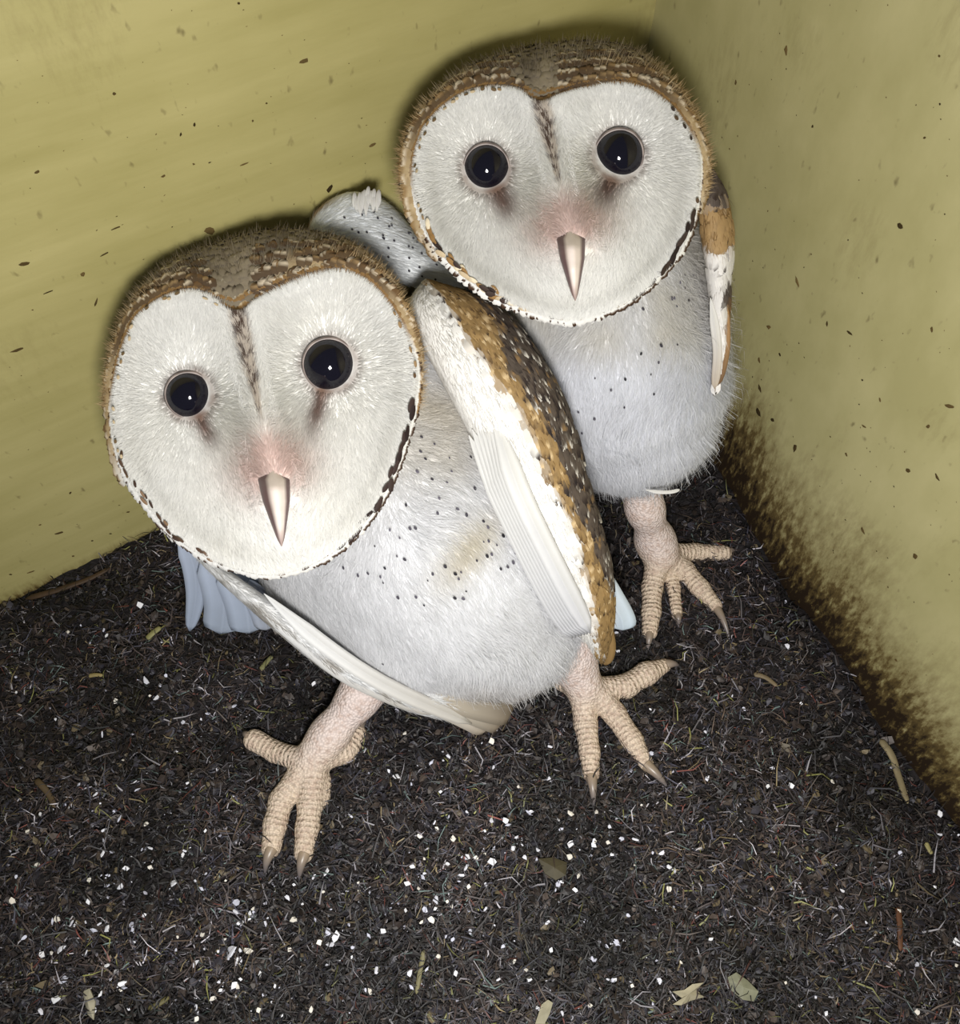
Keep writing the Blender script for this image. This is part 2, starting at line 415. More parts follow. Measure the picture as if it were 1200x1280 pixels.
def chain(pts, k):
    if len(pts) == 1: return [cap(pts[0], pts[0], k)]
    return [cap(pts[i], pts[i + 1], k) for i in range(len(pts) - 1)]

def sd(prim, X):
    a, ra, b, rb, k = prim
    ab = b - a; l = ab @ ab
    t = np.clip(((X - a) @ ab) / l, 0, 1) if l > 1e-12 else np.zeros(X.shape[:-1])
    return np.linalg.norm(X - a - t[..., None] * ab, axis=-1) - (ra + (rb - ra) * t)

def smin(a, b, k):
    h = np.maximum(k - np.abs(a - b), 0) / k
    return np.minimum(a, b) - h * h * k * .25

def sdf(prims, X):
    f = np.full(X.shape[:-1], 1.0)
    for p in prims: f = smin(f, sd(p, X), p[4])
    return f

def surface_nets(prims, h):
    lo = np.min([np.minimum(p[0] - p[1], p[2] - p[3]) for p in prims], 0) - 4 * h
    hi = np.max([np.maximum(p[0] + p[1], p[2] + p[3]) for p in prims], 0) + 4 * h
    n = np.ceil((hi - lo) / h).astype(int) + 1
    Fg = np.full(n, 0.05, np.float32)
    for p in prims:
        m = p[4] + 3 * h
        i0 = np.maximum(np.floor((np.minimum(p[0] - p[1], p[2] - p[3]) - m - lo) / h).astype(int), 0)
        i1 = np.minimum(np.ceil((np.maximum(p[0] + p[1], p[2] + p[3]) + m - lo) / h).astype(int) + 1, n)
        ax = [lo[d] + h * np.arange(i0[d], i1[d]) for d in range(3)]
        X = np.stack(np.meshgrid(*ax, indexing='ij'), -1)
        s = tuple(slice(i0[d], i1[d]) for d in range(3))
        Fg[s] = smin(Fg[s], sd(p, X), p[4])
    S = Fg < 0
    cnt = np.zeros(np.array(n) - 1, np.uint8)
    corners = [(i, j, k) for i in (0, 1) for j in (0, 1) for k in (0, 1)]
    for c in corners: cnt += S[c[0]:n[0] - 1 + c[0], c[1]:n[1] - 1 + c[1], c[2]:n[2] - 1 + c[2]]
    act = (cnt > 0) & (cnt < 8)
    I = np.argwhere(act)
    vals = np.stack([Fg[I[:, 0] + c[0], I[:, 1] + c[1], I[:, 2] + c[2]] for c in corners], 1)
    acc = np.zeros((len(I), 3)); num = np.zeros(len(I))
    for x in range(8):
        for y in range(x + 1, 8):
            ca, cb = np.array(corners[x]), np.array(corners[y])
            if np.abs(ca - cb).sum() != 1: continue
            va, vb = vals[:, x], vals[:, y]; cr = (va < 0) != (vb < 0)
            t = np.where(cr, va / np.where(cr, va - vb, 1), 0)
            acc += np.where(cr[:, None], ca + t[:, None] * (cb - ca), 0); num += cr
    V = lo + h * (I + acc / num[:, None])
    vid = np.full(cnt.shape, -1, np.int32); vid[act] = np.arange(len(I))
    Q = []
    for d in range(3):
        e, f_ = (d + 1) % 3, (d + 2) % 3
        sl0 = [slice(None)] * 3; sl1 = [slice(None)] * 3
        sl0[d] = slice(0, n[d] - 1); sl1[d] = slice(1, n[d])
        ch = np.argwhere(S[tuple(sl0)] != S[tuple(sl1)])
        flip = S[tuple(sl0)][tuple(ch.T)]
        def cell(de, df):
            c = ch.copy(); c[:, e] += de; c[:, f_] += df
            return vid[tuple(c.T)]
        q = np.stack([cell(-1, -1), cell(0, -1), cell(0, 0), cell(-1, 0)], 1)
        q[~flip] = q[~flip][:, ::-1]
        Q.append(q)
    return V, np.concatenate(Q)

def grad_normal(prims, X, e=0.0008):
    g = [sdf(prims, X + np.eye(3)[i] * e) - sdf(prims, X - np.eye(3)[i] * e) for i in range(3)]
    return unit(np.stack(g, -1))

# ---- feather cards: 5 rows x 3 columns, cambered
def cards(name, B, D, Nn, L, Wd, c0, c1, c2, mat, parent, curl=0.15, stuff=True):
    rows = np.array([0, .3, .6, .85, 1.0]); prof = np.array([.55, .95, 1, .72, .12])
    D = unit(D); Nn = unit(Nn - (Nn * D).sum(-1, keepdims=True) * D); Sd = np.cross(D, Nn)
    n = len(B); L = np.broadcast_to(L, n); Wd = np.broadcast_to(Wd, n)
    V = np.zeros((n, 5, 3, 3)); C = np.zeros((n, 5, 3, 3))
    for r in range(5):
        for c in range(3):
            off = (c - 1) * prof[r] * .5
            V[:, r, c] = B + D * (L * rows[r])[:, None] + Sd * (Wd * off)[:, None] + Nn * ((0.14 * Wd if c == 1 else 0) - curl * L * rows[r] ** 2)[:, None]
            C[:, r, c] = c0 if r < 2 else (c1 if r == 2 else c2)
            if c != 1 and r in (2, 3): C[:, r, c] = (c1 + c2) / 2
    k = np.arange(n)[:, None] * 15
    F = np.concatenate([k + np.array([[r * 3 + c, r * 3 + c + 1, r * 3 + c + 4, r * 3 + c + 3]]) for r in range(4) for c in range(2)])
    o = mk(name, V.reshape(-1, 3), F, mat, parent, C.reshape(-1, 3))
    if stuff: tag(o, kind='stuff')
    return o

def interp_path(P, n):
    """smooth resampling of a polyline with any number of columns"""
    P = np.asarray(P, float); m = len(P)
    u = np.linspace(0, m - 1, n); i = np.clip(np.floor(u).astype(int), 0, m - 2); t = (u - i)[:, None]
    g = lambda j: P[np.clip(j, 0, m - 1)]
    p0, p1, p2, p3 = g(i - 1), g(i), g(i + 1), g(i + 2)
    return .5 * (2 * p1 + (p2 - p0) * t + (2 * p0 - 5 * p1 + 4 * p2 - p3) * t ** 2 + (3 * p1 - p0 - 3 * p2 + p3) * t ** 3)

def loft(left, right, dep, thick, n=60, m=28):
    """closed blade between two traced edges; dep = depth, thick = half thickness in metres"""
    l = interp_path(left, n); r = interp_path(right, n)
    d = interp_path(np.array(dep)[:, None], n)[:, 0]; th = interp_path(np.array(thick)[:, None], n)[:, 0]
    a = np.linspace(0, 2 * np.pi, m, endpoint=False)
    t = np.linspace(0, 1, n)
    s = np.cos(a); q = np.sin(a)
    env = np.sqrt(np.clip(1 - np.abs(2 * t - 1) ** 8, 0.0, 1)) * .999 + .001
    s2 = s[None] * env[:, None]
    PX = (l[:, None, 0] + r[:, None, 0]) / 2 + s2 * (r[:, None, 0] - l[:, None, 0]) / 2
    PY = (l[:, None, 1] + r[:, None, 1]) / 2 + s2 * (r[:, None, 1] - l[:, None, 1]) / 2
    DD = d[:, None] - q[None] * th[:, None] * env[:, None]
    V = W(PX, PY, DD)
    T = np.repeat(t[:, None], m, 1); S = np.repeat(s[None], n, 0)
    F = gridf(n, m, True)
    return V, F, T, S, PX, PY

def blade_surface(left, right, dep, thick):
    def f(t, s):
        P = np.concatenate([np.asarray(left, float), np.asarray(right, float), np.array(dep)[:, None], np.array(thick)[:, None]], 1)
        m = len(P); u = np.clip(t, 0, 1) * (m - 1); i = np.clip(np.floor(u).astype(int), 0, m - 2); w = (u - i)[:, None]
        g = lambda j: P[np.clip(j, 0, m - 1)]
        p0, p1, p2, p3 = g(i - 1), g(i), g(i + 1), g(i + 2)
        q = .5 * (2 * p1 + (p2 - p0) * w + (2 * p0 - 5 * p1 + 4 * p2 - p3) * w ** 2 + (3 * p1 - p0 - 3 * p2 + p3) * w ** 3)
        env = np.sqrt(np.clip(1 - np.abs(2 * t - 1) ** 8, 0, 1))
        ss = s * env
        px = (q[:, 0] + q[:, 2]) / 2 + ss * (q[:, 2] - q[:, 0]) / 2; py = (q[:, 1] + q[:, 3]) / 2 + ss * (q[:, 3] - q[:, 1]) / 2
        dd = q[:, 4] - np.sqrt(np.clip(1 - s ** 2, 0, 1)) * q[:, 5] * env
        return W(px, py, dd), px, py
    return f

def vane(name, path, w, parent, c0, c1, mat=None, up=None, tip=.22):
    """one long feather: path of (px, py, depth), w = max width in metres; shaft ridge and rounded tip"""
    n = 16; P = interp_path(path, n); X = W(P[:, 0], P[:, 1], P[:, 2])
    T = unit(np.gradient(X, axis=0)); nrm = -ray(P[:, 0], P[:, 1]) if up is None else np.broadcast_to(np.asarray(up, float), X.shape)
    Sd = unit(np.cross(T, nrm)); Nn = np.cross(Sd, T)
    t = np.linspace(0, 1, n); prof = np.clip(np.minimum(.04 + 3.5 * t, 1), 0, 1) * np.sqrt(np.clip(1 - np.clip((t - 1 + tip) / tip, 0, 1) ** 2, 0.004, 1))
    cols = np.array([-1, -.6, -.08, 0, .08, .6, 1]); hgt = np.array([-.10, 0, .03, .07, .03, 0, -.10])
    V = X[:, None] + Sd[:, None] * (cols[None] * prof[:, None] * w * .5)[..., None] + Nn[:, None] * (hgt[None] * w * prof[:, None])[..., None]
    back = V - Nn[:, None] * 0.00025
    C = mixc(np.broadcast_to(c0, (n, 7, 3)), np.broadcast_to(c1, (n, 7, 3)), np.repeat(t[:, None] ** 2, 7, 1))
    C = C.copy(); C[:, 2:5] *= .93
    VV = np.concatenate([V.reshape(-1, 3), back.reshape(-1, 3)]); k = n * 7
    g = gridf(n, 7)
    edge = []
    for i in range(n - 1):
        edge += [[i * 7, (i + 1) * 7, (i + 1) * 7 + k, i * 7 + k], [i * 7 + 6, i * 7 + 6 + k, (i + 1) * 7 + 6 + k, (i + 1) * 7 + 6]]
    edge += [[(n - 1) * 7 + j, (n - 1) * 7 + j + 1, (n - 1) * 7 + j + 1 + k, (n - 1) * 7 + j + k] for j in range(6)]
    return mk(name, VV, [g, g[:, ::-1] + k, np.array(edge)], mat or M_VANE, parent, np.concatenate([C.reshape(-1, 3)] * 2))

WHITE = lin((236, 234, 230)); CREAM = lin((226, 208, 176)); TAN = lin((156, 122, 76)); GOLD = lin((150, 122, 80))
DARK = lin((50, 38, 32)); GREYB = lin((118, 100, 78)); GREY = lin((120, 112, 108)); BLACK = lin((26, 24, 28))

# ------------------------------------------------------------------ head
def polar(poly, c, n):
    p = np.asarray(poly, float) - c; an = np.arctan2(p[:, 1], p[:, 0]) % (2 * np.pi); r = np.hypot(p[:, 0], p[:, 1])
    o = np.argsort(an); an = an[o]; r = r[o]
    th = np.arange(n) / n * 2 * np.pi
    R = np.interp(th, np.concatenate([an - 2 * np.pi, an, an + 2 * np.pi]), np.tile(r, 3))
    k = max(1, n // 240); ker = np.ones(2 * k + 1) / (2 * k + 1)
    return np.convolve(np.concatenate([R[-k:], R, R[:k]]), ker, 'valid')

class Head:
    NT = 480
    def __init__(s, c, rim, hood, d0, eyes, mid, beak, yaw=0.0, marks=(), rust=8):
        s.marks = marks; s.rust = rust
        s.c = np.array(c, float); s.rim = polar(rim, s.c, s.NT); s.hood = np.maximum(polar(hood, s.c, s.NT), s.rim + 3)
        s.d0 = d0; s.eyes = eyes; s.mid = np.array(mid, float); s.beak = beak; s.yaw = yaw
    def rr(s, R, th):
        return np.interp((th % (2 * np.pi)) / (2 * np.pi) * s.NT, np.arange(s.NT + 1), np.append(R, R[0]))
    def H(s, px, py):
        dx, dy = px - s.c[0], py - s.c[1]
        r = np.hypot(dx, dy) / s.rr(s.rim, np.arctan2(dy, dx))
        rc = np.clip(r, 0, 1)
        h = -0.0065 * (1 - rc ** 2) ** 0.8 + 0.0016 * np.exp(-((rc - .95) / .06) ** 2)
        a, b = s.mid; ab = b - a; L = np.hypot(*ab); ab = ab / L
        t = ((px - a[0]) * ab[0] + (py - a[1]) * ab[1]) / L; q = (px - a[0]) * ab[1] - (py - a[1]) * ab[0]
        tc = np.clip(t, 0, 1)
        amp = 0.003 + 0.0175 * sstep(0.05, 1.0, tc)
        amp = amp * np.where(t > 1, np.exp(-((t - 1) / .38) ** 2), 1) * sstep(-.25, .1, t)
        h = h + amp * np.exp(-(np.abs(q) / (34 + 20 * sstep(.2, 1, tc))) ** 1.8)
        h = h + 0.008 * np.exp(-(q / 85) ** 2 - ((t - 1.35) / .42) ** 2)                # soft chin below the beak
        for ex, ey, er, _ in s.eyes:
            h = h - 0.0035 * np.exp(-(((px - ex) ** 2 + (py - ey) ** 2) / (er * 1.5) ** 2))
        return h
    def S(s, px, py, lift=0.0):
        return W(px, py, s.d0 - s.H(px, py) - lift)
    def Hood(s, th, u):
        """u 0..1 rim to silhouette, 1..2 round the back of the skull"""
        r0 = s.rr(s.rim, th); r1 = s.rr(s.hood, th)
        f = np.clip(u, 0, 1); b = np.clip(u - 1, 0, 1) * np.pi / 2
        gap = np.clip((r1 - r0) / 60, .12, 1)
        r = (r0 + (r1 - r0) * np.sin(f * np.pi / 2)) * np.cos(b)
        d = s.d0 + 0.022 * gap * (1 - np.cos(f * np.pi / 2)) + 0.0002 + (0.056 - .022 * gap) * np.sin(b)
        return W(s.c[0] + r * np.cos(th), s.c[1] + r * np.sin(th), d), s.c[0] + r * np.cos(th), s.c[1] + r * np.sin(th)

    def face_colour(s, px, py, seed):
        c = np.broadcast_to(lin((240, 239, 236)), px.shape + (3,)).copy()
        c = mixc(c, lin((228, 226, 220)), .6 * vn2(px / 40, py / 40, seed))
        a, b = s.mid; ab = b - a; L = np.hypot(*ab); ab = ab / L
        t = ((px - a[0]) * ab[0] + (py - a[1]) * ab[1]) / L; q = (px - a[0]) * ab[1] - (py - a[1]) * ab[0]
        nz = vn2(px / 7, py / 7, seed + 1)
        # bare pink skin round the root of the beak
        pink = np.exp(-((q) / 46) ** 2 - ((t - .96) / .17) ** 2) * (0.65 + .6 * nz)
        c = mixc(c, lin((214, 174, 164)), np.clip(pink, 0, .6))
        # rust stain at the inner corner of each eye, running toward the beak
        for ex, ey, er, (tx, ty) in s.eyes:
            d = np.hypot(px - ex, py - ey)
            ux, uy = tx - ex, ty - ey; l = np.hypot(ux, uy); ux /= l; uy /= l
            al = (px - ex) * ux + (py - ey) * uy; pe = np.abs((px - ex) * uy - (py - ey) * ux)
            st = np.exp(-(pe / (s.rust + 5 * nz)) ** 2) * sstep(er * .6, er * 1.0, al) * sstep(l * 1.12, l * .6, al)
            c = mixc(c, lin((104, 66, 48)), np.clip(st * .85, 0, .85))
            c = mixc(c, lin((112, 86, 70)), np.clip(np.exp(-((d - er) / 7) ** 2) * (.35 + .5 * nz), 0, .7))
        # speckled brow line
        wl = 7.5 * sstep(1.0, .2, t / .75) + 2.5
        f = np.exp(-(q / wl) ** 4) * sstep(-.08, .02, t) * sstep(.74, .60, t)
        sp_ = sstep(.45, .58, vn2(px / 3.4, py / 3.4, seed + 2))
        c = mixc(c, lin((84, 62, 48)), f * sp_ * .95)
        c = mixc(c, lin((190, 172, 152)), f * (1 - sp_) * .7)
        return c

def hood_colour(H, th, u, px, py, seed):
    up = -np.sin(th - H.yaw)                                  # 1 at the crown, -1 at the chin
    nz = vn2(px / 9, py / 9, seed); n2_ = vn2(px / 22, py / 22, seed + 3)
    c = mixc(np.broadcast_to(lin((160, 134, 96)), px.shape + (3,)), lin((200, 178, 142)), nz)
    crown = np.clip(sstep(.55, .9, up) * sstep(.25, .6, u) + sstep(.86, 1.0, up), 0, 1)
    c = mixc(c, mixc(lin((112, 102, 88)) + 0 * c, lin((150, 138, 118)), n2_), np.clip(crown + .2 * (u > 1), 0, 1))
    c = mixc(c, np.broadcast_to(lin((232, 228, 220)), c.shape), sstep(-.05, -.35, up))
    return c

def build_head(H, root, seed):
    nth = 360
    th = np.arange(nth) / nth * 2 * np.pi
    # facial disc
    rr = np.concatenate([[0.0], np.linspace(.015, 1, 110)])
    R, T = np.meshgrid(rr, th, indexing='ij'); rad = H.rr(H.rim, T) * R
    px = H.c[0] + rad * np.cos(T); py = H.c[1] + rad * np.sin(T)
    disc = mk('facial_disc', H.S(px, py).reshape(-1, 3), gridf(len(rr), nth, True)[:, ::-1], M_BODY, root, H.face_colour(px, py, seed).reshape(-1, 3))
    # hood: crown, nape and the roll behind the disc
    uu = np.concatenate([np.linspace(0, 1, 24), np.linspace(1, 2, 30)[1:]])
    U, T = np.meshgrid(uu, th, indexing='ij')
    V, px, py = H.Hood(T, U)
    hood = mk('hood', V.reshape(-1, 3), gridf(len(uu), nth, True)[:, ::-1], M_BODY, root, hood_colour(H, T, U, px, py, seed + 9).reshape(-1, 3))
    # face down: strands that follow the disc, radiating from the eyes
    n = 42000
    r = np.sqrt(rng.uniform(0, 1, n)); t = rng.uniform(0, 2 * np.pi, n); rad = H.rr(H.rim, t) * r * .985
    px = H.c[0] + rad * np.cos(t); py = H.c[1] + rad * np.sin(t)
    E = np.array([[e[0], e[1], e[2]] for e in H.eyes])
    d0 = np.hypot(px - E[0, 0], py - E[0, 1]); d1 = np.hypot(px - E[1, 0], py - E[1, 1]); k = (d1 < d0).astype(int)
    de = np.where(k, d1, d0); er = E[k, 2]
    fx, fy = (px - E[k, 0]) / de, (py - E[k, 1]) / de
    a, b = H.mid; ab = unit(b - a)
    q = (px - a[0]) * ab[1] - (py - a[1]) * ab[0]; tt = ((px - a[0]) * ab[0] + (py - a[1]) * ab[1]) / np.hypot(*(b - a))
    w = np.exp(-(q / 30) ** 2) * (tt < 1.2)                      # on the ridge strands point up and outward
    sg = np.tanh(q / 14); fx = fx * (1 - w) + w * (sg * ab[1] * .6 - ab[0] * .5); fy = fy * (1 - w) + w * (-sg * ab[0] * .6 - ab[1] * .5)
    fl = np.hypot(fx, fy) + 1e-9; fx /= fl; fy /= fl
    an = rng.normal(0, .22, n); fx, fy = fx * np.cos(an) - fy * np.sin(an), fx * np.sin(an) + fy * np.cos(an)
    L = rng.uniform(14, 28, n) * np.clip(.35 + (de - er) / 90, .3, 1)
    bt = H.beak; tb = np.clip((py - bt[0][1]) / (bt[1][1] - bt[0][1]), 0, 1)
    inb = (np.abs(px - bt[0][0] - (bt[1][0] - bt[0][0]) * tb) < bt[0][2] * (1 - tb)) & (py > bt[0][1] + 12) & (py < bt[1][1])
    room = (1.0 - r) * H.rr(H.rim, t) + 3                        # strands stay inside the disc
    L = np.where(fx * np.cos(t) + fy * np.sin(t) > .3, np.minimum(L, np.maximum(room + 5, 5)), L)
    ok = (de > er * 1.03) & ~inb
    px, py, fx, fy, L = px[ok], py[ok], fx[ok], fy[ok], L[ok]; n = len(px)
    lf = rng.uniform(.0004, .0013, n)
    P0 = H.S(px, py, -.0002); P1 = H.S(px + fx * L * .5, py + fy * L * .5, lf); P2 = H.S(px + fx * L, py + fy * L, lf * .6)
    col = H.face_colour(px + fx * L * .3, py + fy * L * .3, seed) * rng.uniform(.86, 1.06, n)[:, None]
    wd = unit(np.cross(P2 - P0, ray(px, py)))
    tag(ribbons('face_down', P0, P1, P2, wd, rng.uniform(.00014, .0003, n), col, M_DOWN, disc), kind='stuff')
    # ruff: short stiff feathers round the disc
    m = 300
    th2 = np.repeat(np.arange(m) / m * 2 * np.pi, 2) + rng.normal(0, .006, 2 * m); row = np.tile([0, 1], m)
    up = -np.sin(th2 - H.yaw); sd_ = np.cos(th2 - H.yaw)
    P, px, py = H.Hood(th2, np.where(row, .10, .02)); Pn, _, _ = H.Hood(th2, np.where(row, .10, .02) + .5)
    D = unit(Pn - P) ; c_ = W(H.c[0], H.c[1], H.d0); Nn = unit(-ray(px, py) + .5 * unit(P - c_))
    c0 = mixc(np.repeat(WHITE[None], 2 * m, 0), lin((150, 118, 78)), sstep(.1, .4, up)); c1 = mixc(np.repeat(CREAM[None], 2 * m, 0), WHITE + 0 * c0, sstep(.2, -.3, up)); c2 = c1.copy()
    dk = rng.uniform(0, 1, 2 * m)
    low_r = sstep(.1, -.15, up) * sstep(.0, .35, sd_); low_l = sstep(.0, -.2, up) * sstep(.05, -.3, sd_)
    pd = np.where(row == 0, .30 * sstep(-.2, .3, up) + .80 * low_r + .45 * low_l + .12, .35 * sstep(-.2, .3, up) + .45 * low_r + .30 * low_l)
    hit = dk < pd
    c2[hit] = lin((58, 42, 32)); c1[hit & (row == 0)] = lin((92, 70, 54))
    tan = (dk > .55) & (up > -.25); c1[tan] = TAN; c2[tan & (dk > .75)] = lin((110, 78, 46))
    cards('ruff_feathers', P + Nn * .0006, D + Nn * .12, Nn, rng.uniform(.0022, .0036, 2 * m), rng.uniform(.0018, .0028, 2 * m), c0, c1, c2, M_FEATHER, disc, curl=.25)
    # dark tips that stitch the lower rim
    for a0, a1, step, ln, wd_, pal, prob in H.marks:
        th4 = np.radians(np.arange(a0, a1, step)); th4 = th4 + rng.normal(0, np.radians(step) * .2, len(th4)); th4 = th4[rng.uniform(0, 1, len(th4)) < prob]; m = len(th4)
        rad = H.rr(H.rim, th4) * rng.uniform(.985, 1.015, m); px = H.c[0] + rad * np.cos(th4); py = H.c[1] + rad * np.sin(th4)
        P = W(px, py, H.d0 - .0036); nx = H.c[0] + H.rr(H.rim, th4 + .03) * np.cos(th4 + .03); ny = H.c[1] + H.rr(H.rim, th4 + .03) * np.sin(th4 + .03)
        ox = H.c[0] + H.rr(H.rim, th4) * np.cos(th4); oy = H.c[1] + H.rr(H.rim, th4) * np.sin(th4)
        D = unit(W(nx, ny, H.d0) - W(ox, oy, H.d0) + rng.normal(0, .00022, (m, 3))); Nn = unit(-ray(px, py) + .6 * unit(P - W(H.c[0], H.c[1], H.d0)))
        c = lin(np.array(pal))[rng.integers(0, len(pal), m)]
        cards('rim_marks', P, D, Nn, ln * rng.uniform(.9, 1.4, m) * .000264, wd_ * rng.uniform(.8, 1.25, m) * .000264, c, c, c * .8, M_FEATHER, disc, curl=.05)
    # crown and brow feathers
    m = 2600
    th3 = rng.uniform(0, 2 * np.pi, m); u3 = rng.uniform(.04, 1.25, m)
    up = -np.sin(th3 - H.yaw); gap = H.rr(H.hood, th3) - H.rr(H.rim, th3)
    ok = (up > -.3) & (gap > 6) & (rng.uniform(0, 1, m) < np.clip(gap / 50 + .15, 0, 1)); th3, u3, up, gap = th3[ok], u3[ok], up[ok], gap[ok]; m = len(th3)
    rowN = np.clip(gap / 9, 1, 7); uq = (np.floor(u3 * rowN) + rng.uniform(.35, .6, m)) / rowN
    brow = (uq < .62) & (np.abs(np.sin((th3 - H.yaw + np.pi / 2))) > .16); u3 = np.where(brow, uq, u3)
    P, px, py = H.Hood(th3, u3); Pn, _, _ = H.Hood(th3, np.minimum(u3 + .25, 1.9)); D = unit(Pn - P)
    Nn = unit(np.cross(D, np.cross(unit(P - W(H.c[0], H.c[1], H.d0 + .03)), D)))
    c0 = hood_colour(H, th3, u3, px, py, seed + 9); c1 = c0 * rng.uniform(.8, 1.25, m)[:, None]; c2 = c1 * rng.uniform(.55, 1.1, m)[:, None]
    bi = np.where(brow)[0]; pick = rng.uniform(0, 1, len(bi))
    c1[bi] = np.where((pick < .5)[:, None], lin((232, 216, 192)), np.where((pick < .8)[:, None], lin((168, 140, 102)), lin((116, 90, 64))))
    c2[bi] = np.where((rng.uniform(0, 1, len(bi)) < .75)[:, None], lin((52, 38, 28)), lin((128, 98, 66)))
    side = bi[(up[bi] < .45) & (rng.uniform(0, 1, len(bi)) < .7)]; c2[side] = lin((168, 136, 92))
    c0[bi] = mixc(c0[bi], lin((78, 58, 42)), .85 * sstep(.35, .6, up[bi]))
    ci = np.where(~brow)[0]; sp_ = rng.uniform(0, 1, len(ci))
    c2[ci[sp_ < .12]] = lin((60, 50, 44)); c2[ci[sp_ > .93]] = lin((205, 196, 180))
    cards('crown_feathers', P + Nn * .0003, D + Nn * .22, Nn, np.where(brow, 1.15, 1) * rng.uniform(.0030, .0048, m), np.where(brow, 1.3, 1) * rng.uniform(.0020, .0034, m), c0, c1, c2, M_FEATHER, hood, curl=.2)
    # fine fuzz over the crown
    n = 7000; tf = rng.uniform(np.pi, 2 * np.pi, n) + H.yaw * .0 ; uf = rng.uniform(.3, 1.35, n); P, px, py = H.Hood(tf, uf); Pn, _, _ = H.Hood(tf, np.minimum(uf + .2, 1.9))
    D = unit(unit(Pn - P) + rng.normal(0, .3, (n, 3))); Nn = unit(P - W(H.c[0], H.c[1], H.d0 + .03)); lf = rng.uniform(.0012, .0042, n)[:, None]
    cf = hood_colour(H, tf, uf, px, py, seed + 9) * rng.uniform(.7, 1.3, n)[:, None]
    tag(ribbons('crown_fuzz', P, P + D * lf * .5 + Nn * lf * .3, P + D * lf + Nn * lf * .55, unit(np.cross(D, Nn)), rng.uniform(.00012, .00026, n), cf, M_DOWN, hood), kind='stuff')
    # eyes
    for ex, ey, er, _ in H.eyes:
        ds = H.d0 - float(H.H(np.array(ex), np.array(ey)))
        Rw = er * 1.10 * ds / F_PX; cen = W(np.array(ex), np.array(ey), np.array(ds + Rw * .28))
        a, b = np.meshgrid(np.linspace(0, np.pi, 33), np.arange(48) / 48 * 2 * np.pi, indexing='ij')
        r_ = unit(-ray(np.array(ex), np.array(ey))); x_ = unit(np.cross(UP, r_)); y_ = np.cross(r_, x_)
        V = cen + Rw * (np.cos(a)[..., None] * r_ + np.sin(a)[..., None] * (np.cos(b)[..., None] * x_ + np.sin(b)[..., None] * y_))
        eye = mk('eye', V.reshape(-1, 3), gridf(33, 48, True), M_EYE, root)
        # pale lid ring
        n, k = 64, 10; A_ = np.arange(n) / n * 2 * np.pi; Bq = np.arange(k) / k * 2 * np.pi
        a0 = math.asin(min(.985, er * .97 / (er * 1.10))); 
        V = []
        for A1 in A_:
            o_ = np.cos(A1) * x_ + np.sin(A1) * y_
            c0_ = cen + Rw * 1.0 * (math.cos(a0) * r_ + math.sin(a0) * o_); tr = Rw * (.042 + .03 * max(0, math.sin(A1)))
            for B1 in Bq: V.append(c0_ + tr * (math.cos(B1) * o_ + math.sin(B1) * r_))
        V = np.array(V); cc = mixc(np.broadcast_to(lin((150, 136, 128)), (n * k, 3)), lin((62, 48, 44)), np.repeat(vn2(A_ * 3, A_ * 0, seed), k))
        g = gridf(n, k, True); g = np.concatenate([g, np.stack([(n - 1) * k + np.arange(k), (n - 1) * k + (np.arange(k) + 1) % k, (np.arange(k) + 1) % k, np.arange(k)], 1)])
        mk('eyelid', V, g, M_BEAK, eye, cc)
    # beak: hooked, narrow, with darker sides
    (bx, by, bw), (tx, ty) = H.beak
    n, m_ = 26, 20; t = np.linspace(0, 1, n); A_ = np.arange(m_) / m_ * 2 * np.pi
    dB = H.d0 - float(H.H(np.array(bx), np.array(by)))
    cx = bx + (tx - bx) * t; cy = by + (ty - by) * t
    hw = bw * np.array([np.interp(v, [0, .12, .4, .7, .9, 1], [.45, 1, .86, .5, .24, .03]) for v in t])
    cd = dB - np.interp(t, [0, .25, .55, .8, 1], [-.0055, .0012, .003, .0015, -.0015]); th_ = np.interp(t, [0, .2, .6, .9, 1], [.006, .0068, .0055, .0025, .0004])
    PX = cx[:, None] + hw[:, None] * np.cos(A_); PY = np.repeat(cy[:, None], m_, 1); DD = cd[:, None] - th_[:, None] * np.sin(A_) * np.where(np.sin(A_) > 0, 1 - .35 * np.abs(np.cos(A_)), 1)
    s_ = np.repeat(np.cos(A_)[None], n, 0); tt = np.repeat(t[:, None], m_, 1)
    c = mixc(np.broadcast_to(lin((222, 208, 200)), (n, m_, 3)), lin((104, 80, 82)), sstep(.50, .62, np.abs(s_ - .12)))
    c = mixc(c, lin((150, 118, 112)), sstep(.7, 1, tt) * .7)
    mk('beak', W(PX, PY, DD).reshape(-1, 3), gridf(n, m_, True), M_BEAK, root, c.reshape(-1, 3))
    return disc, hood

# ------------------------------------------------------------------ owl assembly
FLOORD = lambda px, py, z=0.0: (z - CAM_H) / ray(np.array(float(px)), np.array(float(py)))[2]

def toe_pts(pts, lift=0.75):
    """(px, py, radius px[, extra height m]) resting on the litter"""
    out = []
    for p in pts:
        d = FLOORD(p[0], p[1]); r = p[2] * d / F_PX; h = p[3] if len(p) > 3 else 0.0
        out.append((p[0], p[1], FLOORD(p[0], p[1], 0.0008 + r * lift + h), p[2] * .9))
    return out

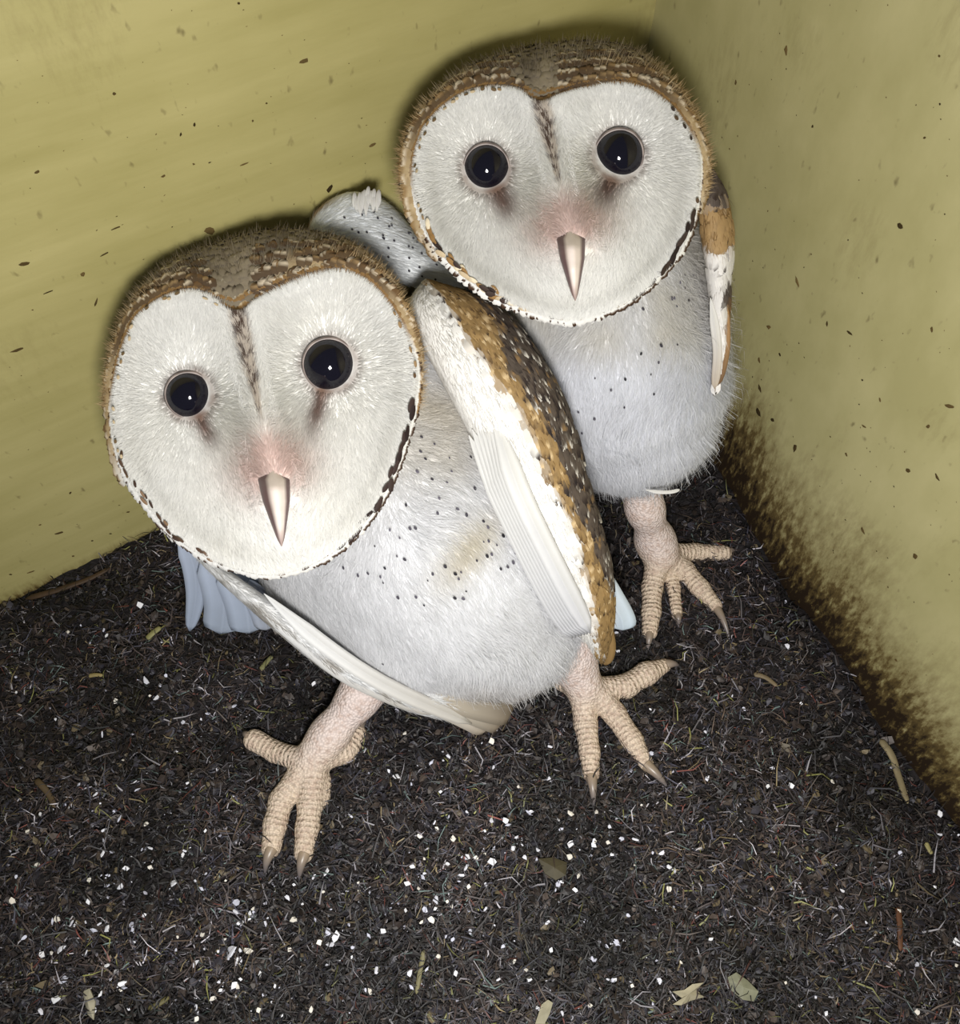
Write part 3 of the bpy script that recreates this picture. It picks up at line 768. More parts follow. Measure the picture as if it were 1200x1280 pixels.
def claw(root, base, tip, r0):
    """base/tip (px,py,height m); a small curved talon"""
    n, m = 10, 10; t = np.linspace(0, 1, n)
    a = W(np.array(base[0]), np.array(base[1]), np.array(FLOORD(base[0], base[1], base[2]))); b = W(np.array(tip[0]), np.array(tip[1]), np.array(FLOORD(tip[0], tip[1], tip[2])))
    C = a + (b - a) * t[:, None] + np.array([0, 0, .0022]) * np.sin(t * np.pi)[:, None]
    T = unit(np.gradient(C, axis=0)); S = unit(np.cross(T, [0, 0, 1.])); U = np.cross(S, T)
    A_ = np.arange(m) / m * 2 * np.pi; r = r0 * (1 - t) ** .8 + 5e-5
    V = C[:, None] + r[:, None, None] * (np.cos(A_)[None, :, None] * S[:, None] + np.sin(A_)[None, :, None] * U[:, None])
    c = mixc(np.broadcast_to(lin((150, 132, 112)), (n, m, 3)), lin((92, 90, 98)), np.repeat(t[:, None], m, 1))
    mk('claw', V.reshape(-1, 3), gridf(n, m, True), M_CLAW, root, c.reshape(-1, 3))

def build_body(root, head, prims, legs, tint, seed, nhair, tail, hair_len=(0.0045, 0.0080), fluff=None):
    V, Q = surface_nets(prims + legs, 0.0010)
    fb = sdf(prims, V); fl = sdf(legs, V)
    isleg = sstep(-.001, .0015, fb - fl)
    nz = vnoise(V * 90, seed); c = tint(V, nz)
    rg = vnoise(V * 900, seed + 2)
    legc = mixc(np.broadcast_to(lin((222, 206, 200)), V.shape), lin((218, 198, 176)), sstep(.024, .006, V[:, 2]))
    legc = mixc(legc, lin((180, 152, 136)), .5 * sstep(.45, .75, rg))
    c = mixc(c, legc, isleg)
    along = np.zeros(len(V)); best = np.full(len(V), 9.0); acc = 0.0      # distance along the toes, for the scutes
    for p in legs:
        d_ = sd(p, V); ab = p[2] - p[0]; l = np.linalg.norm(ab); q_ = np.clip((V - p[0]) @ ab / max(l * l, 1e-12), -.2, 1.2) * l
        al = np.where(d_ < best, q_ + acc, al) if acc else q_; best = np.minimum(best, d_); acc += l
    body = mk('body', V, Q, M_BODY, root, c, attrs={'along': al, 'scute': sstep(.020, .009, V[:, 2])})
    # feet get the scaly skin by face
    body.data.materials.append(M_SKIN)
    mi = (isleg[Q].mean(1) > .5).astype(np.int32); body.data.polygons.foreach_set('material_index', mi)
    # down strands
    tri = np.concatenate([Q[:, :3], Q[:, [0, 2, 3]]]); keep = isleg[tri].mean(1) < .35; tri = tri[keep]
    a, b_, c_ = V[tri[:, 0]], V[tri[:, 1]], V[tri[:, 2]]; ar = np.linalg.norm(np.cross(b_ - a, c_ - a), axis=1)
    nrm0 = np.cross(b_ - a, c_ - a); face = ((CAM - a) * nrm0).sum(1) / (ar * np.linalg.norm(CAM - a, axis=1) + 1e-12)
    pr = ar * np.where(face > -.35, 1, .12); k = rng.choice(len(tri), nhair, p=pr / pr.sum())
    u, v = rng.uniform(0, 1, nhair), rng.uniform(0, 1, nhair); fl_ = u + v > 1; u[fl_] = 1 - u[fl_]; v[fl_] = 1 - v[fl_]
    P = a[k] + u[:, None] * (b_[k] - a[k]) + v[:, None] * (c_[k] - a[k])
    hx, hy = project(P); hx = hx - head.c[0]; hy = hy - head.c[1]
    P = P[np.hypot(hx, hy) > .93 * head.rr(head.hood, np.arctan2(hy, hx))]; nhair = len(P)
    Nn = grad_normal(prims, P)
    sw = np.stack([vnoise(P * 55, seed + 5 + i) - .5 for i in range(3)], -1)
    D = np.asarray(tail, float) + 1.5 * sw + rng.normal(0, .22, (nhair, 3)); D = unit(D - (D * Nn).sum(1, keepdims=True) * Nn)
    L = rng.uniform(*hair_len, nhair)[:, None]
    lift = rng.uniform(.06, .26, nhair)[:, None]
    if fluff is not None:
        f = fluff(P)[:, None]; L = L * (1 + .3 * f); lift = lift + f * rng.uniform(0, .32, nhair)[:, None]
    if fluff is not None:
        wisp = (rng.uniform(0, 1, nhair) < .04 * f[:, 0])[:, None]; L = np.where(wisp, L * 1.25, L); lift = np.where(wisp, lift + .35, lift)
    P1 = P + D * L * .5 + Nn * L * lift; P2 = P + D * L + Nn * L * lift * .9 + rng.normal(0, .10, (nhair, 3)) * L
    P1[:, 2] = np.maximum(P1[:, 2], .002); P2[:, 2] = np.maximum(P2[:, 2], .002)
    wd = unit(np.cross(D, Nn) + rng.normal(0, .25, (nhair, 3)))
    col = tint(P, vnoise(P * 90, seed)) * rng.uniform(.86, 1.06, nhair)[:, None]
    tag(ribbons('down', P - Nn * .0004, P1, P2, wd, rng.uniform(.00010, .00026, nhair), col, M_DOWN, body), kind='stuff')
    bv = BVHTree.FromPolygons([Vector(x) for x in V], [tuple(map(int, q)) for q in Q])
    return body, bv

def spots(bv, pts, parent, name, tail, off=0.0022, size=(.0006, .0013)):
    B = []; NN = []
    for x, y in pts:
        r = ray(np.array(float(x)), np.array(float(y))); h = bv.ray_cast(Vector(CAM), Vector(unit(r)))
        if h[0] is None: continue
        B.append(np.array(h[0])); NN.append(np.array(h[1]))
    B = np.array(B); NN = np.array(NN); NN = np.where(((CAM - B) * NN).sum(1, keepdims=True) < 0, -NN, NN); n = len(B)
    D = np.asarray(tail, float) + rng.normal(0, .2, (n, 3)); D = unit(D - (D * NN).sum(1, keepdims=True) * NN)
    L = rng.uniform(*size, n); c = np.repeat(lin((46, 44, 50))[None], n, 0) * rng.uniform(.6, 4.5, n)[:, None]
    return cards(name, B + NN * off, D, NN, L * 1.25, L * .85, c, c, c, M_FEATHER, parent, curl=.05)

def blade(name, root, left, right, dep, thick, colour, mat=M_BODY):
    V, F, T, S, PX, PY = loft(left, right, dep, thick)
    return mk(name, V.reshape(-1, 3), F, mat, root, colour(T.ravel(), S.ravel(), PX.ravel(), PY.ravel()))

def coverts(name, surf, parent, n, colours, L, Wd, trange=(0.0, .97), srange=(-.97, .97), keep=None):
    t = rng.uniform(*trange, n); s = rng.uniform(*srange, n)
    if keep is not None: k_ = keep(t, s); t, s = t[k_], s[k_]; n = len(t)
    o = np.argsort(-t); t, s = t[o], s[o]
    P, px, py = surf(t, s); Pn, _, _ = surf(np.minimum(t + .04, 1), s); Ps, _, _ = surf(t, np.clip(s + .06, -1, 1)); Pm, _, _ = surf(t, np.clip(s - .06, -1, 1))
    D = unit(Pn - P); Nn = unit(np.cross(Ps - Pm, D)); Nn = np.where(((CAM - P) * Nn).sum(1, keepdims=True) < -0.15 * np.linalg.norm(CAM - P, axis=1, keepdims=True), -Nn, Nn)
    c0, c1, c2 = colours(t, s, px, py)
    return cards(name, P + Nn * .0003, D + Nn * .13, Nn, rng.uniform(*L, n), rng.uniform(*Wd, n), c0, c1, c2, M_FEATHER, parent, curl=.12)

def blade_down(surf, parent, n, colour, L=(.003, .006), name='wing_down'):
    t = rng.uniform(.0, .98, n); s = rng.uniform(-1, 1, n)
    P, px, py = surf(t, s); Pn, _, _ = surf(np.minimum(t + .04, 1), s); Ps, _, _ = surf(t, np.clip(s + .06, -1, 1)); Pm, _, _ = surf(t, np.clip(s - .06, -1, 1))
    D = unit(Pn - P + 1e-9); Nn = unit(np.cross(Ps - Pm, D)); Nn = np.where(((CAM - P) * Nn).sum(1, keepdims=True) < 0, -Nn, Nn)
    D = unit(D + rng.normal(0, .15, (n, 3))); l = rng.uniform(*L, n)[:, None]; lf = rng.uniform(.02, .10, n)[:, None]
    col = colour(t, s, px, py) * rng.uniform(.85, 1.08, n)[:, None]
    return tag(ribbons(name, P - Nn * .0003, P + D * l * .5 + Nn * l * lf, P + D * l + Nn * l * lf, unit(np.cross(D, Nn)), rng.uniform(.0002, .0004, n), col, M_DOWN, parent), kind='stuff')

def owl_root(px, py, label):
    e = bpy.data.objects.new('barn_owl', None); COL.objects.link(e); e.location = floor_hit(np.array(float(px)), np.array(float(py)))
    e.empty_display_size = .02
    bpy.context.view_layer.update()
    return tag(e, label, 'owl', 'barn owls in the nest box')

# ================================================================== owl in front
o1 = owl_root(560, 900, 'barn owl crouching in front, head tilted, brown wing hanging down beside its white belly')
RIM1 = [(299,394),(276,384),(259,373),(230,366),(201,376),(171,398),(158,428),(147,468),(142,512),(147,556),(160,593),(186,630),(215,666),(252,692),(296,710),(333,718),(370,712),(406,696),(443,666),(469,633),(491,589),(507,542),(518,494),(518,453),(505,417),(487,384),(461,354),(432,340),(399,345),(370,356),(340,370),(318,382)]
HOOD1 = [(524,461),(512,400),(498,362),(472,329),(439,303),(406,292),(373,287),(340,287),(304,294),(267,305),(230,318),(193,343),(168,373),(151,410),(138,461),(135,505),(140,553),(152,598),(180,634),(212,670),(250,696),(296,714),(333,722),(371,716),(408,700),(446,669),(473,635),(495,590),(511,542),(523,500)]
H1 = Head((325, 510), RIM1, HOOD1, 0.264, [(237, 494, 29, (267, 560)), (412, 456, 33, (388, 545))], [(296, 385), (341, 588)], ((341, 588, 20), (352, 683)), yaw=math.radians(-11), marks=[(-4, 66, 3.6, 15, 6.5, [(40, 28, 26), (56, 42, 38)], .92), (-40, -4, 4.5, 6, 4, [(96, 74, 52), (150, 124, 90)], .8), (66, 150, 5.5, 8, 3.5, [(70, 54, 46), (110, 88, 72)], .8), (105, 165, 3.4, 9, 4, [(84, 64, 50), (134, 108, 84)], .7), (150, 250, 3.2, 5, 3.5, [(150, 124, 88), (112, 92, 66), (200, 180, 148)], .6)])
build_head(H1, o1, 40)
body1 = chain([(360, 490, .328, 105), (450, 560, .335, 125), (530, 655, .328, 138), (590, 735, .332, 108), (650, 780, .338, 62)], .03)
body1 += chain([(535, 480, .318, 60), (630, 645, .324, 64)], .03) + chain([(400, 700, .328, 62), (490, 775, .335, 56), (570, 815, .340, 48)], .025)
legs1 = chain([(482, 825, .334, 30), (448, 872, .330, 22), (412, 918, .330, 20)] + toe_pts([(392, 945, 25, .002)]), .008)
legs1 += chain(toe_pts([(385, 955, 19, .002), (352, 1000, 17), (344, 1030, 16), (339, 1060, 14)]), .0018)
legs1 += chain(toe_pts([(392, 960, 19, .002), (388, 1005, 17), (384, 1035, 16), (380, 1066, 14)]), .0018)
legs1 += chain(toe_pts([(410, 945, 18, .002), (432, 938, 17), (446, 918, 14)]), .0018)
legs1 += chain(toe_pts([(372, 948, 16, .003), (345, 940, 14), (318, 925, 15)]), .0018)
legs1 += chain(toe_pts([(404, 975, 12), (404, 1000, 10)]), .0018)
legs1 += chain([(690, 770, .335, 36), (712, 815, .338, 28)] + toe_pts([(730, 858, 27, .003)]), .008)
legs1 += chain(toe_pts([(728, 865, 19, .003), (732, 905, 16), (737, 940, 14), (739, 968, 12)]), .0018)
legs1 += chain(toe_pts([(738, 860, 20, .003), (768, 892, 16), (790, 925, 15), (808, 955, 11)]), .0018)
legs1 += chain(toe_pts([(740, 862, 17, .003), (782, 858, 16), (808, 842, 16), (830, 832, 10)]), .0018)
legs1 += chain(toe_pts([(720, 858, 16, .004), (702, 852, 13, .002)]), .0018)
TAIL1 = unit(np.array([.55, -.45, -.75]))
def tint1(P, nz):
    px, py = project(P)
    c = np.broadcast_to(lin((232, 232, 234)), P.shape)
    c = mixc(c, lin((214, 206, 190)), np.clip(.75 * np.exp(-((px - 545) / 70) ** 2 - ((py - 535) / 55) ** 2) * (.4 + nz), 0, 1))
    c = mixc(c, lin((206, 196, 172)), np.clip(.7 * np.exp(-((px - 575 - (690 - py) * .6) / 26) ** 2 - ((py - 680) / 40) ** 2), 0, 1))
    return mixc(c, lin((168, 152, 132)), np.clip(.9 * sstep(835, 890, py) * sstep(520, 600, px) * (.3 + nz), 0, 1))
b1, bv1 = build_body(o1, H1, body1, legs1, tint1, 70, 135000, TAIL1, fluff=lambda P: .8 * sstep(760, 850, project(P)[1]) * sstep(540, 610, project(P)[0]))
SP1 = [(524,566),(541,557),(530,575),(556,604),(547,622),(568,636),(580,641),(601,676),(607,674),(617,680),(624,668),(606,657),(593,698),(554,704),(540,713),(534,722),(566,714),(574,712),(622,708),(630,706),(637,700),(571,720),(580,736),(566,743),(576,744),(530,752),(520,741),(497,692),(505,695),(482,706),(489,660),(512,658),(518,658),(433,705),(480,724),(477,716),(498,741),(562,590),(585,573),(520,590),(560,574),(545,640),(470,680),(450,714),(605,692),(611,690),(640,690),(645,684),(480,824),(525,548),(590,610),(600,650),(538,600),(508,630),(500,670),(462,712)]
spots(bv1, SP1, b1, 'dark_spots', TAIL1)
for b_, t_ in [((339, 1062, .006), (331, 1094, .001)), ((380, 1068, .006), (374, 1102, .001)), ((739, 970, .005), (742, 1012, .001)), ((808, 956, .005), (837, 989, .001)), ((830, 831, .004), (850, 833, .001)), ((446, 916, .005), (460, 900, .001)), ((316, 924, .005), (303, 916, .001))]:
    claw(o1, b_, t_, .0026)

# hanging wing (its left wing)
WL = [(520, 352), (507, 392), (548, 470), (590, 550), (632, 640), (676, 720), (716, 785), (748, 826)]
WR_ = [(545, 350), (618, 378), (672, 440), (712, 515), (738, 610), (762, 700), (768, 775), (756, 828)]
WD = [.296, .290, .284, .284, .288, .298, .310, .326]; WT = [.010, .013, .014, .014, .013, .011, .009, .005]
def wing_zones(t, s, px, py):
    s0 = np.interp(t, [0, .1, .3, .45, .62, .78, .9, 1], [-.15, -.1, -.12, .02, .22, .18, -.05, -.2])       # white ends here
    s1 = np.interp(t, [0, .1, .2, .3, .45, .62, .78, .9, 1], [.9, .75, .5, .32, .42, .5, .95, 1.2, 1.2])     # tan ends here
    n_ = vn2(px / 14, py / 14, 51) - .5
    return s - s0 + .25 * n_, s - s1 + .35 * n_
def wing_col(t, s, px, py):
    a, b = wing_zones(t, s, px, py)
    c = mixc(np.broadcast_to(lin((234, 232, 228)), px.shape + (3,)), GOLD, sstep(-.02, .16, a)); return mixc(c, lin((84, 74, 66)), sstep(-.05, .1, b))
w1 = blade('wing', o1, WL, WR_, WD, WT, wing_col)
sf1 = blade_surface(WL, WR_, WD, WT)
def wing_covert_col(t, s, px, py):
    n = len(t); c = wing_col(t, s, px, py); a, b = wing_zones(t, s, px, py); r = rng.uniform(0, 1, n)
    c0 = c * rng.uniform(.8, 1.15, n)[:, None]; c1 = c * rng.uniform(.8, 1.2, n)[:, None]; c2 = c1.copy()
    tanz = (a > .05) & (b < .02); dkz = b >= .02; edge = (a > -.06) & (a < .1)
    c2[tanz & (r < .35)] = lin((96, 74, 48)); c1[tanz & (r > .6) & (r < .8)] = lin((206, 180, 138)); c2[tanz & (r > .86)] = DARK
    c2[dkz & (r < .40)] = lin((40, 34, 34)); c1[dkz & (r < .22)] = lin((60, 50, 46)); c2[dkz & (r > .72)] = lin((208, 202, 192)); c1[dkz & (r > .58) & (r < .70)] = lin((140, 112, 76))
    c2[edge & (r < .16)] = DARK
    return c0, c1, c2
def n_cov(n):
    return n
_t = rng.uniform
coverts('covert_feathers', sf1, w1, 1700, wing_covert_col, (.0045, .0085), (.0026, .0046), (.0, .96), (-.2, .99), keep=lambda t, s: wing_zones(t, s, *sf1(t, s)[1:])[0] > -.02)
blade_down(sf1, w1, 9000, wing_col)
for k in range(7):
    f = k / 6
    vane('flight_feather', [(612 - 26 * f, 500 + 44 * f, .2735 + .0025 * f), (646 - 16 * f, 606 + 26 * f, .2700 + .0060 * f), (692 - 18 * f, 704 + 18 * f, .2805 + .0065 * f), (738 - 22 * f, 792 + 6 * f, .2975 + .0065 * f)],
         .0075, w1, lin((236, 235, 232)), lin((224, 224, 228)))
vane('flight_feather', [(735, 700, .312), (758, 740, .315), (776, 772, .318), (779, 788, .320)], .011, w1, lin((215, 225, 235)), lin((200, 214, 226)))
vane('flight_feather', [(725, 730, .308), (745, 775, .314), (757, 808, .322), (757, 832, .328)], .010, w1, GOLD, lin((140, 112, 72)), M_FEATHER, tip=.7)

# folded wing on the other flank, seen along its edge, and loose quills below the head
FL = [(232, 690), (292, 744), (352, 796), (420, 848), (500, 886), (560, 902), (604, 914)]
FR = [(262, 694), (330, 744), (392, 788), (460, 828), (530, 858), (590, 866), (640, 888)]
FD = [.306, .304, .305, .309, .316, .322, .328]; FT = [.006, .008, .008, .008, .007, .006, .004]
def fold_col(t, s, px, py):
    c = np.broadcast_to(lin((228, 228, 228)), px.shape + (3,))
    c = mixc(c, lin((150, 142, 130)), np.clip(.75 * sstep(.45, .7, vn2(px / 12, py / 6, 61)) * sstep(.2, -.5, s), 0, 1))
    return mixc(c, lin((138, 120, 100)), np.clip(sstep(.76, .95, t) * (.35 + vn2(px / 10, py / 10, 62)), 0, .9))
w2 = blade('wing', o1, FL, FR, FD, FT, fold_col)
sf2 = blade_surface(FL, FR, FD, FT)
blade_down(sf2, w2, 4000, fold_col)
vane('flight_feather', [(330, 742, .295), (400, 802, .296), (480, 855, .302), (590, 905, .318)], .006, w2, lin((240, 240, 240)), lin((200, 194, 184)))
vane('flight_feather', [(300, 735, .298), (370, 795, .298), (440, 848, .304), (545, 893, .315)], .006, w2, lin((226, 226, 226)), lin((186, 180, 170)))
vane('flight_feather', [(530, 842, .311), (575, 868, .315), (612, 880, .320), (642, 886, .325)], .015, w2, lin((190, 180, 164)), lin((112, 98, 80)), tip=.14)
vane('flight_feather', [(540, 862, .313), (580, 880, .317), (608, 892, .321), (630, 900, .326)], .013, w2, lin((196, 188, 174)), lin((132, 116, 96)), tip=.14)
vane('flight_feather', [(520, 860, .312), (560, 882, .316), (592, 898, .320), (612, 910, .325)], .011, w2, lin((214, 208, 198)), lin((168, 152, 132)))
BLUE = lin((184, 194, 212))
vane('flight_feather', [(222, 662, .318), (240, 700, .325), (245, 742, .333), (237, 789, .342)], .009, w2, BLUE, lin((176, 188, 208)), tip=.6)
vane('flight_feather', [(258, 680, .318), (274, 722, .325), (280, 758, .333), (276, 793, .343)], .016, w2, BLUE, lin((188, 200, 218)), tip=.12)
vane('flight_feather', [(280, 695, .315), (298, 730, .321), (308, 762, .329), (312, 792, .338)], .016, w2, BLUE, lin((188, 200, 218)), tip=.12)
vane('flight_feather', [(312, 725, .315), (322, 750, .321), (330, 770, .328), (334, 788, .335)], .010, w2, BLUE, lin((196, 202, 214)), tip=.2)

# ================================================================== owl behind
o2 = owl_root(800, 640, 'barn owl standing upright behind the other, in the corner of the box, facing the camera')
RIM2 = [(677,132),(660,122),(645,116),(614,112),(583,118),(553,137),(530,164),(520,199),(522,245),(537,291),(568,329),(606,360),(645,379),(683,394),(718,398),(756,388),(790,371),(821,344),(848,314),(863,279),(871,237),(871,195),(859,164),(840,137),(813,116),(779,107),(744,112),(710,120),(692,126)]
HOOD2 = [(884,200),(877,160),(860,126),(833,91),(800,65),(764,53),(725,52),(687,55),(649,62),(614,72),(580,87),(549,114),(520,149),(504,183),(501,222),(507,256),(528,294),(562,335),(602,366),(643,384),(683,399),(718,403),(757,393),(793,375),(824,348),(852,317),(868,281),(878,240)]
H2 = Head((695, 250), RIM2, HOOD2, 0.264, [(608, 211, 29, (640, 275)), (773, 195, 31, (752, 258))], [(674, 118), (712, 284)], ((713, 288, 18), (719, 376)), yaw=math.radians(-8), marks=[(4, 54, 3.4, 14, 6.5, [(40, 30, 28), (58, 46, 40)], .92), (-40, 4, 5, 5, 4, [(90, 72, 54), (60, 50, 44)], .7), (54, 104, 4.5, 7, 4, [(64, 52, 46), (150, 130, 100)], .8), (100, 168, 2.6, 12, 6, [(48, 36, 32), (226, 212, 184), (150, 116, 72)], .9), (104, 160, 3.6, 12, 6, [(60, 46, 40), (196, 176, 144)], .8), (165, 250, 3.2, 5, 3.5, [(150, 124, 88), (112, 92, 66), (200, 180, 148)], .6)], rust=13)
build_head(H2, o2, 140)
body2 = chain([(705, 240, .325, 115), (735, 350, .332, 118), (768, 445, .334, 100), (792, 505, .340, 78), (800, 530, .344, 50)], .03)
body2 += chain([(715, 410, .342, 58), (757, 525, .348, 48)], .025)
legs2 = chain([(790, 570, .342, 26), (806, 635, .360, 20), (819, 676, .377, 21)] + toe_pts([(826, 694, 24, .003)]), .008)
legs2 += chain(toe_pts([(822, 700, 17, .003), (815, 735, 14), (814, 765, 13), (812, 790, 11)]), .0018)
legs2 += chain(toe_pts([(830, 695, 17, .003), (855, 712, 14), (875, 735, 13), (894, 757, 10)]), .0018)
legs2 += chain(toe_pts([(832, 692, 15, .003), (868, 690, 12), (905, 691, 11)]), .0018)
legs2 += chain(toe_pts([(834, 700, 12, .001), (842, 735, 9), (846, 768, 8)]), .0018)
legs2 += chain([(715, 590, .355, 28), (712, 640, .375, 22)] + toe_pts([(710, 668, 22, .003)]), .008)
legs2 += chain(toe_pts([(708, 672, 16, .002), (700, 715, 13)]), .0018) + chain(toe_pts([(712, 672, 16, .002), (726, 715, 13)]), .0018)
TAIL2 = unit(np.array([.12, -.25, -.95]))
def tint2(P, nz):
    px, py = project(P)
    c = np.broadcast_to(lin((230, 231, 236)), P.shape)
    c = mixc(c, lin((214, 210, 202)), np.clip(.8 * sstep(470, 400, py) * (.3 + nz), 0, 1))
    return mixc(c, lin((200, 192, 186)), np.clip(.6 * np.exp(-((px - 890) / 25) ** 2 - ((py - 350) / 40) ** 2), 0, 1))
b2, bv2 = build_body(o2, H2, body2, legs2, tint2, 170, 135000, TAIL2, fluff=lambda P: np.maximum(.6 * sstep(480, 580, project(P)[1]), .8 * sstep(820, 870, project(P)[0])))
SP2 = [(815,489),(845,353),(835,372),(841,382),(800,440),(822,430),(842,430),(745,518),(764,483),(855,375),(850,344),(872,400),(838,372),(820,450),(811,465),(780,505),(840,582),(884,410),(860,345),(850,360),(800,385),(872,455),(780,470),(725,510),(745,470),(730,536)]
spots(bv2, SP2, b2, 'dark_spots', TAIL2)
for b_, t_ in [((812, 790, .005), (808, 818, .001)), ((894, 757, .004), (913, 803, .001)), ((905, 691, .004), (920, 690, .001)), ((846, 768, .003), (848, 785, .001))]:
    claw(o2, b_, t_, .0022)
# wing shoulder between the two heads
QL = [(380, 296), (396, 262), (436, 240), (480, 250), (516, 285), (548, 318), (600, 340)]
QR = [(384, 304), (420, 318), (458, 336), (500, 354), (548, 366), (590, 372), (640, 376)]
QD = [.303, .306, .309, .317, .327, .337, .344]; QT = [.004, .008, .010, .012, .013, .013, .012]
def sh_col(t, s, px, py):
    c = np.broadcast_to(lin((232, 234, 236)), px.shape + (3,))
    return mixc(c, TAN, np.clip(sstep(-.75, -.98, s) * sstep(.35, .1, t) + sstep(.06, .0, t), 0, .9))
w3 = blade('wing', o2, QL, QR, QD, QT, sh_col); sf3 = blade_surface(QL, QR, QD, QT); blade_down(sf3, w3, 6000, sh_col)
tq = rng.uniform(.2, .8, 34); sq = rng.uniform(-.8, .6, 34); Pq, _, _ = sf3(tq, sq); nq = unit(CAM - Pq)
cards('dark_spots', Pq + nq * .0014, np.tile([.6, -.2, -.6], (34, 1)), nq, .0010, .0008, *[np.repeat(lin((50, 48, 56))[None], 34, 0)] * 3, M_FEATHER, w3)
for k in range(14):
    x = 443 + 2.4 * k + rng.normal(0, 1); y = 236 + .06 * (x - 458) ** 2 * .35 + rng.uniform(-5, 5); dx = (458 - x) * .1 + rng.normal(0, 1.5); dy = rng.uniform(18, 30)
    vane('feather_tuft', [(x + dx, y + dy, .3000), (x + dx * .6, y + dy * .6, .2992), (x + dx * .2, y + dy * .2, .2992), (x, y, .2997)], .0016, w3, WHITE, lin((196, 192, 190)), tip=.6)
# wing folded against the right wall
RL = [(868, 212), (872, 255), (878, 310), (886, 355), (890, 400), (893, 440), (892, 484)]
RR = [(886, 196), (910, 245), (918, 305), (914, 350), (911, 400), (908, 440), (896, 490)]
RD = [.288, .290, .294, .297, .299, .302, .305]; RT = [.006, .008, .009, .008, .007, .005, .003]
def rw_col(t, s, px, py):
    c = np.broadcast_to(lin((226, 222, 218)), px.shape + (3,))
    n_ = .05 * (vn2(px / 8, py / 8, 71) - .5); tt = t + n_
    c = mixc(c, lin((84, 74, 68)), sstep(.20, .14, tt)); c = mixc(c, lin((166, 136, 94)), sstep(.14, .18, tt) * sstep(.36, .31, tt))
    c = mixc(c, lin((90, 82, 78)), sstep(.47, .5, tt) * sstep(.6, .56, tt) * sstep(-.3, .2, s))
    return mixc(c, lin((150, 112, 72)), sstep(.5, .6, tt) * sstep(.35, .75, s))
w4 = blade('wing', o2, RL, RR, RD, RT, rw_col); sf4 = blade_surface(RL, RR, RD, RT)
def rw_cov(t, s, px, py):
    c = rw_col(t, s, px, py); r = rng.uniform(0, 1, len(t)); c2 = c * rng.uniform(.7, 1.1, len(t))[:, None]; c2[r < .15] = DARK
    return c, c, c2
coverts('covert_feathers', sf4, w4, 260, rw_cov, (.004, .007), (.0022, .004))
blade_down(sf4, w4, 2500, rw_col)
vane('flight_feather', [(888, 372, .290), (894, 410, .292), (897, 445, .296), (893, 486, .300)], .0034, w4, WHITE, lin((196, 180, 160)))
vane('flight_feather', [(902, 360, .291), (906, 400, .293), (906, 440, .297), (897, 482, .301)], .0035, w4, lin((190, 150, 104)), lin((110, 84, 60)))
vane('feather_tuft', [(806, 612, .325), (822, 615, .324), (838, 615, .324), (850, 612, .325)], .0015, b2, WHITE, WHITE)

# ------------------------------------------------------------------ loose things on the litter
CHIP_ME = []
for g in range(8):
    V, T, Q = chip_mesh(100 + g, .22)
    cc = np.broadcast_to(lin([(238, 238, 244), (222, 222, 232), (236, 230, 220), (205, 206, 222)][g % 4]), V.shape)
    o = mk('bone_chip', V, [T, Q], M_CHIP, None, cc, False); CHIP_ME.append(o.data); bpy.data.objects.remove(o)
CHIPS = [(178,760,7),(187,855,8),(147,878,5),(205,862,5),(134,795,4),(132,920,6),(614,930,8),(540,958,6),(497,975,6),(545,1125,7),(540,1150,6),(697,1106,6),(615,1078,7),(583,1085,6),(567,1050,6),(661,1020,7),(632,1028,6),(663,1018,4),(711,1022,6),(700,1040,5),(712,1058,6),(740,1055,6),(711,1073,7),(617,1062,5),(763,1070,4),(291,1190,11),(312,1190,7),(412,1166,7),(422,1172,8),(416,1182,7),(402,1180,6),(120,1163,7),(77,1250,7),(80,1187,7),(50,1082,5),(136,1108,6),(135,1070,5),(125,996,5),(36,1040,5),(105,984,5),(219,1105,7),(246,1205,6),(72,1150,6),(86,1226,7),(155,1230,7),(193,1063,5),(365,1188,5),(396,1150,5),(480,1165,5),(513,1217,5),(464,1240,5),(298,1130,7),(410,1092,6),(440,1022,5),(356,1016,5),(770,1178,5),(740,1060,5),(881,976,5),(1040,977,4),(1119,1069,5),(885,1175,4),(607,1137,4),(657,1213,4),(769,1180,6),(1192,1178,6),(1166,1047,4)]
CHIP_LABEL = {(178, 760): 'white chip on the litter left of the front owl\'s bluish quills', (187, 855): 'white chip below the short yellow straw stub', (614, 930): 'white chip just below the front owl\'s tail tip',
    (291, 1190): 'largest white chip, lying near the bottom left of the litter', (881, 976): 'lone white chip right of the front owl\'s right claws', (540, 958): 'white chip between the front owl\'s two feet, right of the middle',
    (497, 975): 'white chip between the front owl\'s two feet, nearer the left foot', (1119, 1069): 'lone white chip left of the tiny straw bit by the right wall', (1192, 1178): 'white chip at the right edge of the picture',
    (132, 920): 'white chip left of the front owl\'s rear toe'}
gx, gy = [], []
while len(gx) < 222:
    x, y = rng.uniform(5, 1195), rng.uniform(740, 1275)
    if rng.uniform() < white_density(np.array([x]), np.array([y]))[0]: gx.append(x); gy.append(y)
chips = CHIPS + [(x, y, rng.uniform(2.5, 6.0)) for x, y in zip(gx, gy)]
